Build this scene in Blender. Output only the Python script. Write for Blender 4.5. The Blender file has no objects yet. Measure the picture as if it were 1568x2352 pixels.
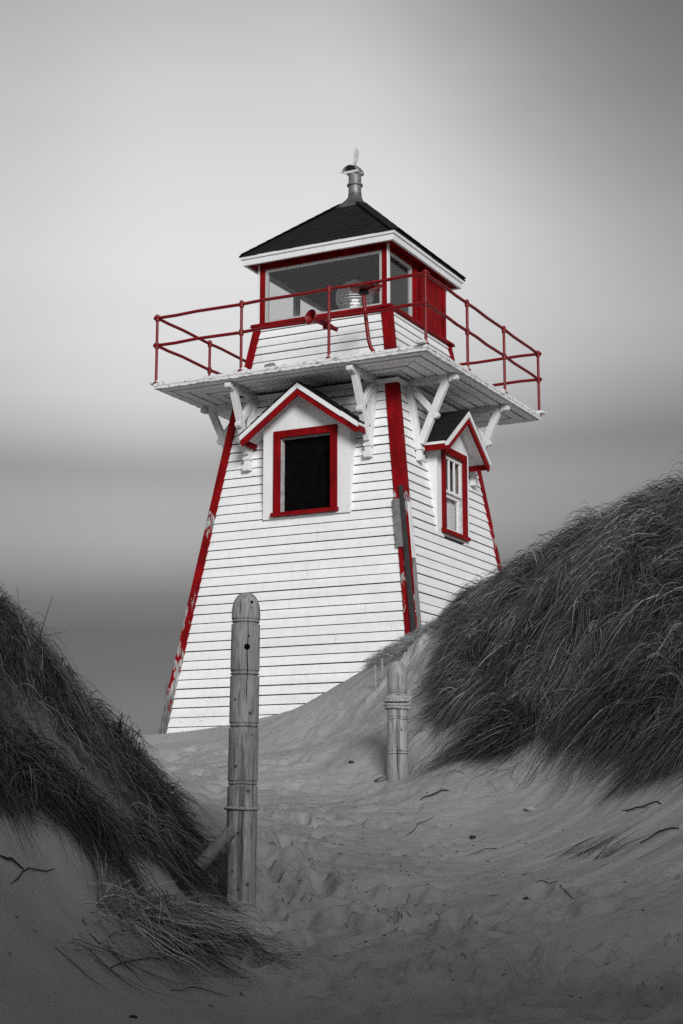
import bpy, math, random
import numpy as np
from mathutils import Vector
random.seed(7); RNG = np.random.default_rng(11)
S = bpy.context.scene
COL = S.collection
R = math.radians
# ------------------------------------------------------------------ camera (reconstructed from the photograph)
CAMZ = -1.2962; PITCH = 0.1895; FPX = 3712.85; PW, PH = 1568.0, 2352.0
YAW = -0.4772; TX, TY = 10.7486, -21.2261
cp, sp = math.cos(PITCH), math.sin(PITCH)
def at(u, v, Y):
    """world point seen at photo pixel (u, v) at forward distance Y"""
    x = (u - PW/2)/FPX; y = -(v - PH/2)/FPX
    d = (x, cp - y*sp, sp + y*cp)
    t = Y/d[1]
    return Vector((d[0]*t, Y, CAMZ + d[2]*t))
def px(X, Y, Z):
    z = np.asarray(Z) - CAMZ
    dep = Y*cp + z*sp
    up = -Y*sp + z*cp
    return PW/2 + FPX*X/dep, PH/2 - FPX*up/dep
cam = bpy.data.cameras.new("camera"); cam_o = bpy.data.objects.new("camera", cam); COL.objects.link(cam_o)
cam_o.location = (0, 0, CAMZ); cam_o.rotation_euler = (R(90) + PITCH, 0, 0)
cam.sensor_fit = 'VERTICAL'; cam.sensor_height = 36; cam.sensor_width = 24
cam.lens = 36*FPX/PH; cam.clip_end = 8000; cam.clip_start = 0.05
S.camera = cam_o
# ------------------------------------------------------------------ node helpers
def mat(name):
    m = bpy.data.materials.new(name); m.use_nodes = True
    nt = m.node_tree; nt.nodes.clear()
    out = nt.nodes.new('ShaderNodeOutputMaterial'); b = nt.nodes.new('ShaderNodeBsdfPrincipled')
    nt.links.new(b.outputs[0], out.inputs[0])
    return m, nt, b
def N(nt, t, **kw):
    n = nt.nodes.new(t)
    for k, v in kw.items():
        if isinstance(v, (int, float, str, bool)) and hasattr(n, k): setattr(n, k, v)
    return n
def L(nt, a, b): nt.links.new(a, b)
def math_n(nt, op, a, b=None, c=None, clamp=False):
    n = nt.nodes.new('ShaderNodeMath'); n.operation = op; n.use_clamp = clamp
    for i, v in enumerate((a, b, c)):
        if v is None: continue
        if isinstance(v, (int, float)): n.inputs[i].default_value = v
        else: L(nt, v, n.inputs[i])
    return n.outputs[0]
def noise(nt, vec, scale, detail=4, rough=0.55, dist=0.0):
    n = nt.nodes.new('ShaderNodeTexNoise'); n.inputs['Scale'].default_value = scale
    n.inputs['Detail'].default_value = detail; n.inputs['Roughness'].default_value = rough
    n.inputs['Distortion'].default_value = dist
    if vec is not None: L(nt, vec, n.inputs['Vector'])
    return n.outputs[0]
def mapv(nt, vec, scale=(1, 1, 1), loc=(0, 0, 0), rot=(0, 0, 0)):
    n = nt.nodes.new('ShaderNodeMapping'); n.inputs['Scale'].default_value = scale
    n.inputs['Location'].default_value = loc; n.inputs['Rotation'].default_value = rot
    L(nt, vec, n.inputs['Vector']); return n.outputs[0]
def ramp(nt, fac, stops):
    n = nt.nodes.new('ShaderNodeValToRGB'); cr = n.color_ramp
    while len(cr.elements) < len(stops): cr.elements.new(0.5)
    for e, (p, c) in zip(cr.elements, stops):
        e.position = p; e.color = (c, c, c, 1) if isinstance(c, (int, float)) else (*c, 1)
    L(nt, fac, n.inputs[0]); return n.outputs[0]
def mixc(nt, fac, a, b):
    n = nt.nodes.new('ShaderNodeMix'); n.data_type = 'RGBA'
    if isinstance(fac, (int, float)): n.inputs[0].default_value = fac
    else: L(nt, fac, n.inputs[0])
    for i, v in ((6, a), (7, b)):
        if isinstance(v, tuple): n.inputs[i].default_value = (*v, 1)
        elif isinstance(v, (int, float)): n.inputs[i].default_value = (v, v, v, 1)
        else: L(nt, v, n.inputs[i])
    return n.outputs[2]
def bump(nt, b, h, strength=0.4, dist=0.01):
    n = nt.nodes.new('ShaderNodeBump'); n.inputs['Strength'].default_value = strength
    n.inputs['Distance'].default_value = dist; L(nt, h, n.inputs['Height']); L(nt, n.outputs[0], b.inputs['Normal'])
def objco(nt): return nt.nodes.new('ShaderNodeTexCoord').outputs['Object']
def sepz(nt, vec):
    n = nt.nodes.new('ShaderNodeSeparateXYZ'); L(nt, vec, n.inputs[0]); return n.outputs
# ------------------------------------------------------------------ materials
M = {}
def white_paint(name, chip, base=0.86, grime=0.0):
    m, nt, b = mat(name); o = objco(nt)
    n1 = noise(nt, o, 2.2, 5); n2 = noise(nt, mapv(nt, o, (1, 1, 3)), 26, 6, 0.62); n3 = noise(nt, mapv(nt, o, (1, 1, 0.35)), 14, 3)
    col = ramp(nt, n1, [(0.25, base*0.93), (0.7, base)])
    g = ramp(nt, n3, [(0.45, 0.0), (0.8, 1.0)])
    col = mixc(nt, math_n(nt, 'MULTIPLY', g, 0.17 + grime), col, 0.38)
    if name == 'white_siding_paint':
        tone = noise(nt, mapv(nt, o, (0.35, 0.35, 7.5)), 1.0, 1); col = mixc(nt, ramp(nt, tone, [(0.35, 0.16), (0.6, 0.0)]), col, 0.52)
        n2 = math_n(nt, 'ADD', n2, math_n(nt, 'MULTIPLY', math_n(nt, 'SUBTRACT', 0.9, sepz(nt, o)[2], clamp=True), 0.055))
    th = ramp(nt, n2, [(chip, 0.0), (chip + 0.035, 1.0)])
    patch = ramp(nt, noise(nt, o, 1.6, 3), [(0.42, 0.0), (0.62, 1.0)])
    th = math_n(nt, 'MULTIPLY', th, patch)
    wood = ramp(nt, noise(nt, mapv(nt, o, (1, 1, 6)), 18, 4), [(0.3, 0.10), (0.7, 0.34)])
    L(nt, mixc(nt, th, col, wood), b.inputs['Base Color'])
    b.inputs['Roughness'].default_value = 0.55
    bump(nt, b, math_n(nt, 'ADD', math_n(nt, 'MULTIPLY', noise(nt, mapv(nt, o, (4, 4, 20)), 8, 4), 0.4), math_n(nt, 'MULTIPLY', th, -0.6)), 0.25, 0.004)
    M[name] = m
white_paint('white_siding_paint', 0.645)
white_paint('white_trim_paint', 0.69, 0.80)
white_paint('white_flaking_paint', 0.60, 0.76, 0.2)
white_paint('grey_frame_paint', 0.62, 0.46, 0.1)
white_paint('white_soffit_paint', 0.66, 0.86, 0.0)
def deck_edge_paint():
    m, nt, b = mat('peeling_deck_paint'); o = objco(nt)
    n2 = noise(nt, mapv(nt, o, (1, 1, 2.6)), 13, 7, 0.68, 0.6)
    th = ramp(nt, n2, [(0.555, 0.0), (0.60, 1.0)])
    wood = ramp(nt, noise(nt, mapv(nt, o, (1, 1, 9)), 15, 5), [(0.3, 0.12), (0.7, 0.40)])
    L(nt, mixc(nt, th, 0.74, wood), b.inputs['Base Color']); b.inputs['Roughness'].default_value = 0.7
    bump(nt, b, n2, 0.6, 0.012); M['peeling_deck_paint'] = m
deck_edge_paint()
def red_paint(name, lo_wear):
    m, nt, b = mat(name); o = objco(nt)
    n1 = noise(nt, o, 3.0, 4); n2 = noise(nt, mapv(nt, o, (1, 1, 0.28)), 9, 7, 0.68, 0.8)
    red = mixc(nt, ramp(nt, n1, [(0.3, 0.0), (0.7, 1.0)]), (0.17, 0.0015, 0.003), (0.27, 0.003, 0.006))
    red = mixc(nt, math_n(nt, 'MULTIPLY', ramp(nt, noise(nt, mapv(nt, o, (1, 1, 0.22)), 11, 5, 0.6), [(0.42, 0.0), (0.72, 1.0)]), 0.62), red, (0.055, 0.0012, 0.002))
    wood = ramp(nt, noise(nt, mapv(nt, o, (1, 1, 0.12)), 40, 5), [(0.3, 0.12), (0.72, 0.55)])
    if lo_wear:
        z = sepz(nt, o)[2]
        w = math_n(nt, 'MULTIPLY', math_n(nt, 'SUBTRACT', 3.0, z), 0.095)
        w = math_n(nt, 'MAXIMUM', w, 0.0)
        w2 = math_n(nt, 'MULTIPLY', math_n(nt, 'MAXIMUM', math_n(nt, 'SUBTRACT', 0.55, z), 0.0), 0.6)
        pk = math_n(nt, 'SUBTRACT', 1.0, math_n(nt, 'MULTIPLY', math_n(nt, 'ABSOLUTE', math_n(nt, 'SUBTRACT', z, 2.95)), 2.6), clamp=True)
        w = math_n(nt, 'ADD', math_n(nt, 'ADD', w, w2), math_n(nt, 'MULTIPLY', pk, 0.24))
        f = math_n(nt, 'ADD', n2, math_n(nt, 'MINIMUM', math_n(nt, 'ADD', w, 0.02), 0.35))
        th = ramp(nt, f, [(0.70, 0.0), (0.725, 1.0)])
        wood = mixc(nt, ramp(nt, z, [(0.25, 1.0), (0.62, 0.0)]), wood, ramp(nt, noise(nt, mapv(nt, o, (1, 1, 0.12)), 40, 5), [(0.3, 0.05), (0.72, 0.22)]))
    else:
        th = ramp(nt, n2, [(0.705, 0.0), (0.73, 1.0)])
    L(nt, mixc(nt, th, red, wood), b.inputs['Base Color'])
    b.inputs['Roughness'].default_value = 0.6; b.inputs['Specular IOR Level'].default_value = 0.1
    bump(nt, b, math_n(nt, 'ADD', n2, math_n(nt, 'MULTIPLY', th, -0.5)), 0.3, 0.005)
    M[name] = m
red_paint('red_corner_paint', True); red_paint('red_trim_paint', False)
def red_metal():
    m, nt, b = mat('red_pipe_paint'); o = objco(nt)
    n2 = noise(nt, o, 7, 7, 0.7, 0.5); n1 = noise(nt, o, 30, 3)
    red = mixc(nt, n1, (0.13, 0.0015, 0.003), (0.24, 0.003, 0.006))
    th = ramp(nt, n2, [(0.57, 0.0), (0.66, 1.0)])
    L(nt, mixc(nt, math_n(nt, 'MULTIPLY', th, 0.75), red, (0.10, 0.035, 0.032)), b.inputs['Base Color'])
    b.inputs['Roughness'].default_value = 0.45; b.inputs['Specular IOR Level'].default_value = 0.3
    bump(nt, b, noise(nt, o, 60, 3), 0.25, 0.003); M['red_pipe_paint'] = m
red_metal()
def wood(name, lo, hi, zscale=0.10, scale=38, rough=0.8, knots=True, axis=2):
    m, nt, b = mat(name); o = objco(nt)
    sc = [1, 1, 1]; sc[axis] = zscale
    n1 = noise(nt, mapv(nt, o, tuple(sc)), scale, 6, 0.65, 0.9)
    n2 = noise(nt, mapv(nt, o, (1, 1, 0.5)), 5, 4)
    mid = (lo + hi)/2
    col = ramp(nt, n1, [(0.30, lo), (0.48, mid), (0.72, hi)])
    col = mixc(nt, ramp(nt, n2, [(0.35, 0.0), (0.75, 0.5)]), col, lo*0.8)
    if knots:
        v = nt.nodes.new('ShaderNodeTexVoronoi'); v.inputs['Scale'].default_value = 4.2
        L(nt, mapv(nt, o, (1.0, 1.0, 0.75), (0.3, 0.1, 0.25)), v.inputs['Vector'])
        k = ramp(nt, v.outputs['Distance'], [(0.05, 1.0), (0.11, 0.0)])
        col = mixc(nt, math_n(nt, 'MULTIPLY', k, 0.75), col, lo*0.35)
    crack = ramp(nt, noise(nt, mapv(nt, o, (1, 1, 0.035), (3, 1, 0)), 17, 2, 0.5, 0.3), [(0.635, 0.0), (0.66, 1.0)])
    col = mixc(nt, math_n(nt, 'MULTIPLY', crack, 0.6), col, lo*0.5)
    L(nt, col, b.inputs['Base Color']); b.inputs['Roughness'].default_value = rough
    bump(nt, b, math_n(nt, 'SUBTRACT', n1, math_n(nt, 'MULTIPLY', crack, 0.8)), 0.5, 0.006); M[name] = m
wood('weathered_post_wood', 0.15, 0.60, scale=62)
wood('weathered_dark_wood', 0.05, 0.17, knots=False)
wood('weathered_grey_wood', 0.12, 0.40, knots=False)
def flat(name, c, rough=0.6, metal=0.0, nz=12, amp=0.35, bs=0.2, bd=0.004):
    m, nt, b = mat(name); o = objco(nt)
    n1 = noise(nt, o, nz, 5, 0.62)
    c = (c, c, c) if isinstance(c, (int, float)) else c
    L(nt, mixc(nt, ramp(nt, n1, [(0.3, 0.0), (0.7, 1.0)]), tuple(x*(1-amp) for x in c), tuple(min(1, x*(1+amp)) for x in c)), b.inputs['Base Color'])
    b.inputs['Roughness'].default_value = rough; b.inputs['Metallic'].default_value = metal
    bump(nt, b, n1, bs, bd); M[name] = m
flat('gap_shade_backing', 0.02, 0.9)  # near-black backing, paints the shade in gaps between boards
flat('dark_iron', 0.022, 0.6)
flat('matte_black', 0.004, 1.0); M['matte_black'].node_tree.nodes['Principled BSDF'].inputs['Specular IOR Level'].default_value = 0.0
flat('galvanised_metal', 0.19, 0.5, 0.3, 9)
flat('dull_flashing', 0.10, 0.5, 0.3, 9)
flat('pale_fin_metal', 0.62, 0.45, 0.2)
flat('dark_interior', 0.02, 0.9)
flat('pale_interior', 0.42, 0.7)
flat('old_rope', 0.13, 0.9, 0, 60)
flat('rope_fibre', 0.42, 0.9, 0, 90, 0.4, 0.8, 0.004)
flat('pale_stone', 0.42, 0.8, 0, 30)
flat('curtain_cloth', 0.72, 0.9, 0, 20, 0.12)
flat('lens_brass', 0.25, 0.35, 0.8)
flat('lit_bulb', 0.7, 0.4); M['lit_bulb'].node_tree.nodes['Principled BSDF'].inputs['Emission Color'].default_value = (1, 1, 1, 1); M['lit_bulb'].node_tree.nodes['Principled BSDF'].inputs['Emission Strength'].default_value = 0.9
def shingle(name):
    m, nt, b = mat(name); o = objco(nt)
    n1 = noise(nt, o, 9, 4); n2 = noise(nt, o, 160, 3)
    L(nt, mixc(nt, math_n(nt, 'ADD', math_n(nt, 'MULTIPLY', n1, 0.7), math_n(nt, 'MULTIPLY', n2, 0.3)), (0.008, 0.007, 0.007), (0.026, 0.023, 0.022)), b.inputs['Base Color'])
    b.inputs['Roughness'].default_value = 0.9; b.inputs['Specular IOR Level'].default_value = 0.12; bump(nt, b, n2, 0.6, 0.004); M[name] = m
shingle('asphalt_shingle')
def glass(name, tint=0.75):
    m = bpy.data.materials.new(name); m.use_nodes = True; nt = m.node_tree; nt.nodes.clear()
    out = nt.nodes.new('ShaderNodeOutputMaterial'); mx = nt.nodes.new('ShaderNodeMixShader')
    tr = nt.nodes.new('ShaderNodeBsdfTransparent'); tr.inputs[0].default_value = (tint, tint, tint, 1)
    gl = nt.nodes.new('ShaderNodeBsdfGlossy'); gl.inputs['Roughness'].default_value = 0.03
    fr = nt.nodes.new('ShaderNodeFresnel'); ge = nt.nodes.new('ShaderNodeNewGeometry')
    L(nt, math_n(nt, 'SUBTRACT', 1.5, math_n(nt, 'MULTIPLY', ge.outputs['Backfacing'], 1.5 - 1/1.5)), fr.inputs[0])
    L(nt, fr.outputs[0], mx.inputs[0]); L(nt, tr.outputs[0], mx.inputs[1]); L(nt, gl.outputs[0], mx.inputs[2]); L(nt, mx.outputs[0], out.inputs[0])
    M[name] = m
glass('window_glass', 0.93)
def lens_glass():
    m, nt, b = mat('lens_glass'); b.inputs['Base Color'].default_value = (0.9, 0.9, 0.9, 1)
    b.inputs['Transmission Weight'].default_value = 0.55; b.inputs['Roughness'].default_value = 0.22; b.inputs['IOR'].default_value = 1.45
    n = noise(nt, objco(nt), 14, 2); bump(nt, b, n, 0.08, 0.003)
    M['lens_glass'] = m
lens_glass()
def sand_mat():
    m, nt, b = mat('dune_sand')
    o = nt.nodes.new('ShaderNodeTexCoord').outputs['Object']
    a = nt.nodes.new('ShaderNodeAttribute'); a.attribute_name = 'litter'  # plant litter under grass, plus dimness painted on the left strip
    fine = noise(nt, o, 210, 3, 0.7); mid = noise(nt, o, 34, 5, 0.6); big = noise(nt, o, 1.1, 4, 0.55)
    col = ramp(nt, math_n(nt, 'ADD', math_n(nt, 'MULTIPLY', fine, 0.55), math_n(nt, 'MULTIPLY', big, 0.45)), [(0.32, SAND*0.74), (0.68, SAND*1.22)])
    speck = ramp(nt, noise(nt, o, 46, 2, 0.5), [(0.735, 0.0), (0.76, 1.0)])
    col = mixc(nt, math_n(nt, 'MULTIPLY', speck, 0.6), col, 0.05)
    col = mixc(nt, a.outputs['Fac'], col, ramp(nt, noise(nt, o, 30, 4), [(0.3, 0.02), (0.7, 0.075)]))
    L(nt, col, b.inputs['Base Color']); b.inputs['Roughness'].default_value = 0.95
    b.inputs['Specular IOR Level'].default_value = 0.15
    wv = noise(nt, mapv(nt, o, (0.9, 7.0, 1.0), rot=(0, 0, R(-36))), 5.0, 5, 0.65, 0.3)
    h = math_n(nt, 'ADD', math_n(nt, 'MULTIPLY', wv, 1.4), math_n(nt, 'ADD', math_n(nt, 'MULTIPLY', mid, 0.5), math_n(nt, 'MULTIPLY', fine, 0.16)))
    bump(nt, b, h, 0.55, 0.02); M['dune_sand'] = m
SAND = 0.39
sand_mat()
def grass_mat(name, lo, hi):
    m, nt, b = mat(name); a = nt.nodes.new('ShaderNodeAttribute'); a.attribute_name = 'shade'
    L(nt, ramp(nt, a.outputs['Fac'], [(0.0, lo), (0.75, (lo+hi)*0.45), (1.0, hi)]), b.inputs['Base Color'])
    b.inputs['Roughness'].default_value = 0.6; b.inputs['Specular IOR Level'].default_value = 0.3; M[name] = m
grass_mat('marram_grass', 0.018, 0.38)
grass_mat('dry_pale_grass', 0.12, 0.62)
grass_mat('dark_twig', 0.02, 0.10)
# ------------------------------------------------------------------ mesh builder
class MB:
    def __init__(s): s.v = []; s.f = []; s.mi = []; s.mats = []
    def m(s, name):
        if name not in s.mats: s.mats.append(name)
        return s.mats.index(name)
    def add(s, vs, fs, mt):
        k = len(s.v); i = s.m(mt)
        s.v += [tuple(v) for v in vs]
        for f in fs: s.f.append(tuple(k + a for a in f)); s.mi.append(i)
    def hexa(s, b4, t4, mt):   # bottom loop (ccw from above), top loop
        s.add(list(b4) + list(t4), [(3, 2, 1, 0), (4, 5, 6, 7), (0, 1, 5, 4), (1, 2, 6, 5), (2, 3, 7, 6), (3, 0, 4, 7)], mt)
    def box(s, x0, x1, y0, y1, z0, z1, mt):
        s.hexa([(x0, y0, z0), (x1, y0, z0), (x1, y1, z0), (x0, y1, z0)], [(x0, y0, z1), (x1, y0, z1), (x1, y1, z1), (x0, y1, z1)], mt)
    def bar(s, a, b, w, h, mt, side=(1, 0, 0)):  # rectangular bar a->b, width w along side, h across
        a, b = Vector(a), Vector(b); d = (b - a).normalized(); sd = Vector(side).normalized()
        n = d.cross(sd).normalized(); sd = n.cross(d).normalized()
        c = [(-1, -1), (1, -1), (1, 1), (-1, 1)]
        s.hexa([a + sd*(w/2*i) + n*(h/2*j) for i, j in c], [b + sd*(w/2*i) + n*(h/2*j) for i, j in c], mt)
    def tube(s, pts, r, mt, n=10, cap=True):
        pts = [Vector(p) for p in pts]; rs = r if isinstance(r, (list, tuple)) else [r]*len(pts)
        vs = []; fs = []
        ref = None
        for i, p in enumerate(pts):
            d = (pts[min(i+1, len(pts)-1)] - pts[max(i-1, 0)]).normalized()
            if ref is None:
                ref = d.cross(Vector((0, 0, 1)));
                if ref.length < 0.05: ref = d.cross(Vector((1, 0, 0)))
            ref = (ref - d*ref.dot(d)).normalized(); q = d.cross(ref)
            for k in range(n):
                t = 2*math.pi*k/n; vs.append(p + (ref*math.cos(t) + q*math.sin(t))*rs[i])
        for i in range(len(pts)-1):
            for k in range(n): fs.append((i*n+k, i*n+(k+1) % n, (i+1)*n+(k+1) % n, (i+1)*n+k))
        if cap: fs.append(tuple(range(n-1, -1, -1))); fs.append(tuple((len(pts)-1)*n + k for k in range(n)))
        s.add(vs, fs, mt)
    def lathe(s, prof, mt, n=24, c=(0, 0, 0)):
        vs = []; fs = []
        for (r, z) in prof:
            for k in range(n):
                t = 2*math.pi*k/n; vs.append((c[0] + r*math.cos(t), c[1] + r*math.sin(t), c[2] + z))
        for i in range(len(prof)-1):
            for k in range(n): fs.append((i*n+k, i*n+(k+1) % n, (i+1)*n+(k+1) % n, (i+1)*n+k))
        s.add(vs, fs, mt)
    def prism(s, poly, y0, y1, mt, ax=1):  # polygon in (x,z) extruded along y
        n = len(poly)
        f = (lambda a, b, y: (a, y, b)) if ax == 1 else (lambda a, b, y: (y, a, b))
        vs = [f(a, b, y0) for a, b in poly] + [f(a, b, y1) for a, b in poly]
        fs = [tuple(range(n)), tuple(range(2*n-1, n-1, -1))] + [(i, i+n, (i+1) % n + n, (i+1) % n) for i in range(n)]
        s.add(vs, fs, mt)
    def build(s, name, parent=None, smooth=False, bev=0.0):
        me = bpy.data.meshes.new(name); me.from_pydata(s.v, [], s.f)
        for q in s.mats: me.materials.append(M[q])
        me.polygons.foreach_set('material_index', s.mi); me.validate(); me.update()
        import bmesh
        bm = bmesh.new(); bm.from_mesh(me); bmesh.ops.recalc_face_normals(bm, faces=bm.faces); bm.to_mesh(me); bm.free()
        if smooth:
            me.polygons.foreach_set('use_smooth', [True]*len(me.polygons))
            me.set_sharp_from_angle(angle=R(40))
        o = bpy.data.objects.new(name, me); COL.objects.link(o)
        if parent: o.parent = parent
        if bev:
            b = o.modifiers.new('bevel', 'BEVEL'); b.width = bev; b.segments = 2; b.limit_method = 'ANGLE'
        return o
def tag(o, label=None, cat=None, group=None, kind=None):
    for k, v in (('label', label), ('category', cat), ('group', group), ('kind', kind)):
        if v: o[k] = v
    return o
def empty(name, loc=(0, 0, 0), rz=0.0):
    o = bpy.data.objects.new(name, None); COL.objects.link(o); o.location = loc; o.rotation_euler = (0, 0, rz); o.empty_display_size = 0.2
    return o
def dup(o, parent, rz=0.0, loc=None):
    c = o.copy(); COL.objects.link(c); c.parent = parent
    if rz is not None: c.rotation_euler = (0, 0, rz)
    if loc is not None: c.location = loc
    for ch in list(o.children):
        k = ch.copy(); COL.objects.link(k); k.parent = c
    return c
# ------------------------------------------------------------------ LIGHTHOUSE (local frame: front face looks along -Y, right face along +X)
# tower root: rotated so that its local frame sits where the camera reconstruction puts it
_c, _s = math.cos(YAW), math.sin(YAW)
ROOT = (-(TX*_c - TY*_s), -(TX*_s + TY*_c), 0)
LH = empty('lighthouse', ROOT, YAW)
tag(LH, 'square white wooden lighthouse with red corner boards, balcony and dark pyramid roof', 'lighthouse')
def sT(z): return 2.0235 - 0.1498*z
def sU(z): return 1.2569 - 0.1613*(z - 5.0)
def siding(b, s, z0, z1, ex, hole=None, mt='white_siding_paint', seed=3):
    """clapboards on the front face; hole = (x0, x1, z0, z1) left open for a window"""
    rr = random.Random(seed)
    d = 0.022
    def sheet(xa, xb, za, zb):   # dark backing that paints the shadow lines in the board gaps; xa / xb None = run to the corner
        X = lambda v, z, sg: (sg*(s(z)-d) if v is None else v)
        b.add([(X(xa, za, -1), -s(za)+d, za), (X(xb, za, 1), -s(za)+d, za), (X(xb, zb, 1), -s(zb)+d, zb), (X(xa, zb, -1), -s(zb)+d, zb)], [(0, 1, 2, 3)], 'gap_shade_backing')
    if hole:
        hx0, hx1, hz0, hz1 = hole
        sheet(None, None, z0, hz0); sheet(None, hx0, hz0, hz1); sheet(hx1, None, hz0, hz1); sheet(None, None, hz1, z1)
    else: sheet(None, None, z0, z1)
    z = z0
    while z < z1 - 0.02:
        t = min(z + ex, z1); g = 0.0130 + rr.uniform(-0.004, 0.004)
        zb, zt = z + g, t
        ob, ot = 0.013 + rr.uniform(-0.002, 0.004), -0.004
        w = s(zb); wt = s(zt)
        j = rr.uniform(-0.003, 0.003)
        spans = [(-w, w, -wt, wt)]
        if hole and zt > hole[2] and zb < hole[3]: spans = [(-w, hole[0], -wt, hole[0]), (hole[1], w, hole[1], wt)]
        out_ = []
        for xa, xb, xc, xd in spans:
            if xb - xa > 1.0 and rr.random() < .6:
                q = rr.uniform(xa*.8, xb*.8); out_ += [(xa, q - .003, xc, q - .003), (q + .003, xb, q + .003, xd)]
            else: out_.append((xa, xb, xc, xd))
        for xa, xb, xc, xd in out_:
            ja, jb = -j*xa/w, -j*xb/w
            front = [(xa, -w - ob, zb + ja), (xb, -w - ob, zb + jb), (xd, -wt - ot, zt), (xc, -wt - ot, zt)]
            back = [(xa, -w + 0.02, zb + ja), (xb, -w + 0.02, zb + jb), (xd, -wt + 0.018, zt), (xc, -wt + 0.018, zt)]
            b.add(front + back, [(0, 1, 2, 3), (0, 4, 5, 1), (3, 2, 6, 7), (0, 3, 7, 4), (1, 5, 6, 2)], mt)
        z = t
b = MB(); siding(b, sT, -1.2, 4.84, 0.1335, (-0.40, 0.49, 2.99, 4.15)); b.build('wall', LH)
b = MB(); siding(b, sT, -1.2, 4.84, 0.1335, (-0.42, 0.34, 2.78, 3.98), seed=8); w1 = b.build('wall', LH); w1.rotation_euler = (0, 0, math.pi/2)
b = MB(); siding(b, sT, -1.2, 4.84, 0.1335, seed=5); w0 = b.build('wall', LH); w0.rotation_euler = (0, 0, math.pi)
dup(w0, LH, -math.pi/2)
b = MB(); siding(b, sU, 5.03, 5.99, 0.125); k0 = b.build('lantern_base_wall', LH)
for k in (1, 2, 3): dup(k0, LH, k*math.pi/2)
# corner boards: front-face board and side-face board meeting at the corner; built at the +x end and the -x end
def corner_board(name, s, z0, z1, wf, wr, proud, mt):
    # edge at local (+s, -s): board on front face width wf, board on right face width wr
    o = MB()
    def loop(z):
        a = s(z); p = proud
        return [(a - wf, -a - p, z), (a + p, -a - p, z), (a + p, -a + wr, z), (a - 0.004, -a + wr, z), (a - 0.004, -a + 0.004, z), (a - wf, -a + 0.004, z)]
    n = 10; vs = []; fs = []
    for i in range(n+1):
        vs += loop(z0 + (z1 - z0)*i/n)
    for i in range(n):
        for k in range(6): fs.append((i*6+k, i*6+(k+1) % 6, i*6+6+(k+1) % 6, i*6+6+k))
    fs += [(5, 4, 3, 2, 1, 0), tuple(n*6+k for k in range(6))]
    o.add(vs, fs, mt); return o.build(name, LH)
corner_board('corner_board', sT, -1.2, 4.83, 0.165, 0.085, 0.026, 'red_corner_paint')
cbs = corner_board('corner_board', sT, -1.2, 4.83, 0.10, 0.105, 0.026, 'red_corner_paint')
cbs.rotation_euler = (0, 0, math.pi/2)
for k in (2, 3): dup(cbs, LH, k*math.pi/2)
cu = corner_board('lantern_corner_board', sU, 5.03, 5.98, 0.115, 0.105, 0.024, 'red_trim_paint')
for k in (1, 2, 3): dup(cu, LH, k*math.pi/2)
# crown trim where the wall meets the soffit
b = MB()
for k in range(1):
    a = sT(4.76)
    b.add([(-a-.03, -a - 0.028, 4.79), (a+.03, -a - 0.028, 4.79), (a+.055, -a - 0.055, 4.85), (-a-.055, -a - 0.055, 4.85), (-a, -a + 0.02, 4.79), (a, -a + 0.02, 4.79), (a, -a + 0.02, 4.85), (-a, -a + 0.02, 4.85)],
          [(0, 1, 2, 3), (0, 4, 5, 1), (3, 2, 6, 7)], 'white_trim_paint')
ct = b.build('crown_trim', LH)
for k in (1, 2, 3): dup(ct, LH, k*math.pi/2)
# things fixed to the near corner: dark strap, metal plate, pale strip
def on_edge(z, dx, dy, p): a = sT(z); return (a + dx, -a + dy, z)
b = MB()
for za, zb in ((-0.4, 3.24),):
    a0, a1 = sT(za), sT(zb)
    b.hexa([(a0-.062, -a0-.062, za), (a0+.012, -a0-.062, za), (a0+.012, -a0-.027, za), (a0-.062, -a0-.027, za)],
           [(a1-.072, -a1-.062, zb), (a1-.008, -a1-.062, zb), (a1-.008, -a1-.027, zb), (a1-.072, -a1-.027, zb)], 'dark_iron')
b.build('lightning_strap', LH, bev=0.004)
b = MB(); za, zb = 2.36, 3.05; a0, a1 = sT(za), sT(zb)
b.hexa([(a0-.185, -a0-.052, za), (a0-.026, -a0-.052, za), (a0-.026, -a0-.03, za), (a0-.185, -a0-.03, za)],
       [(a1-.185, -a1-.052, zb), (a1-.05, -a1-.052, zb), (a1-.05, -a1-.03, zb), (a1-.185, -a1-.03, zb)], 'galvanised_metal')
b.build('metal_plate', LH)
b = MB(); za, zb = 2.2, 3.0; a0, a1 = sT(za), sT(zb)
b.hexa([(a0+.027, -a0-.02, za), (a0+.045, -a0-.02, za), (a0+.045, -a0+.075, za), (a0+.027, -a0+.075, za)],
       [(a1+.027, -a1-.02, zb), (a1+.045, -a1-.02, zb), (a1+.045, -a1+.065, zb), (a1+.027, -a1+.065, zb)], 'white_flaking_paint')
b.build('repair_strip', LH)
b = MB(); za, zb = -0.6, 2.19; a0, a1 = sT(za), sT(zb)
b.hexa([(a0+.027, -a0-.03, za), (a0+.036, -a0-.03, za), (a0+.036, -a0+.088, za), (a0+.027, -a0+.088, za)],
       [(a1+.027, -a1-.03, zb), (a1+.036, -a1-.03, zb), (a1+.036, -a1+.082, zb), (a1+.027, -a1+.082, zb)], 'weathered_grey_wood')
b.build('bare_corner_board', LH)
# ---------------- gallery
SG = 2.186; ZB = 4.905
b = MB()
b.box(-SG, SG, -SG, SG, 4.955, 5.0, 'peeling_deck_paint')
gd = b.build('gallery_deck', LH, bev=0.006)
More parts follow.
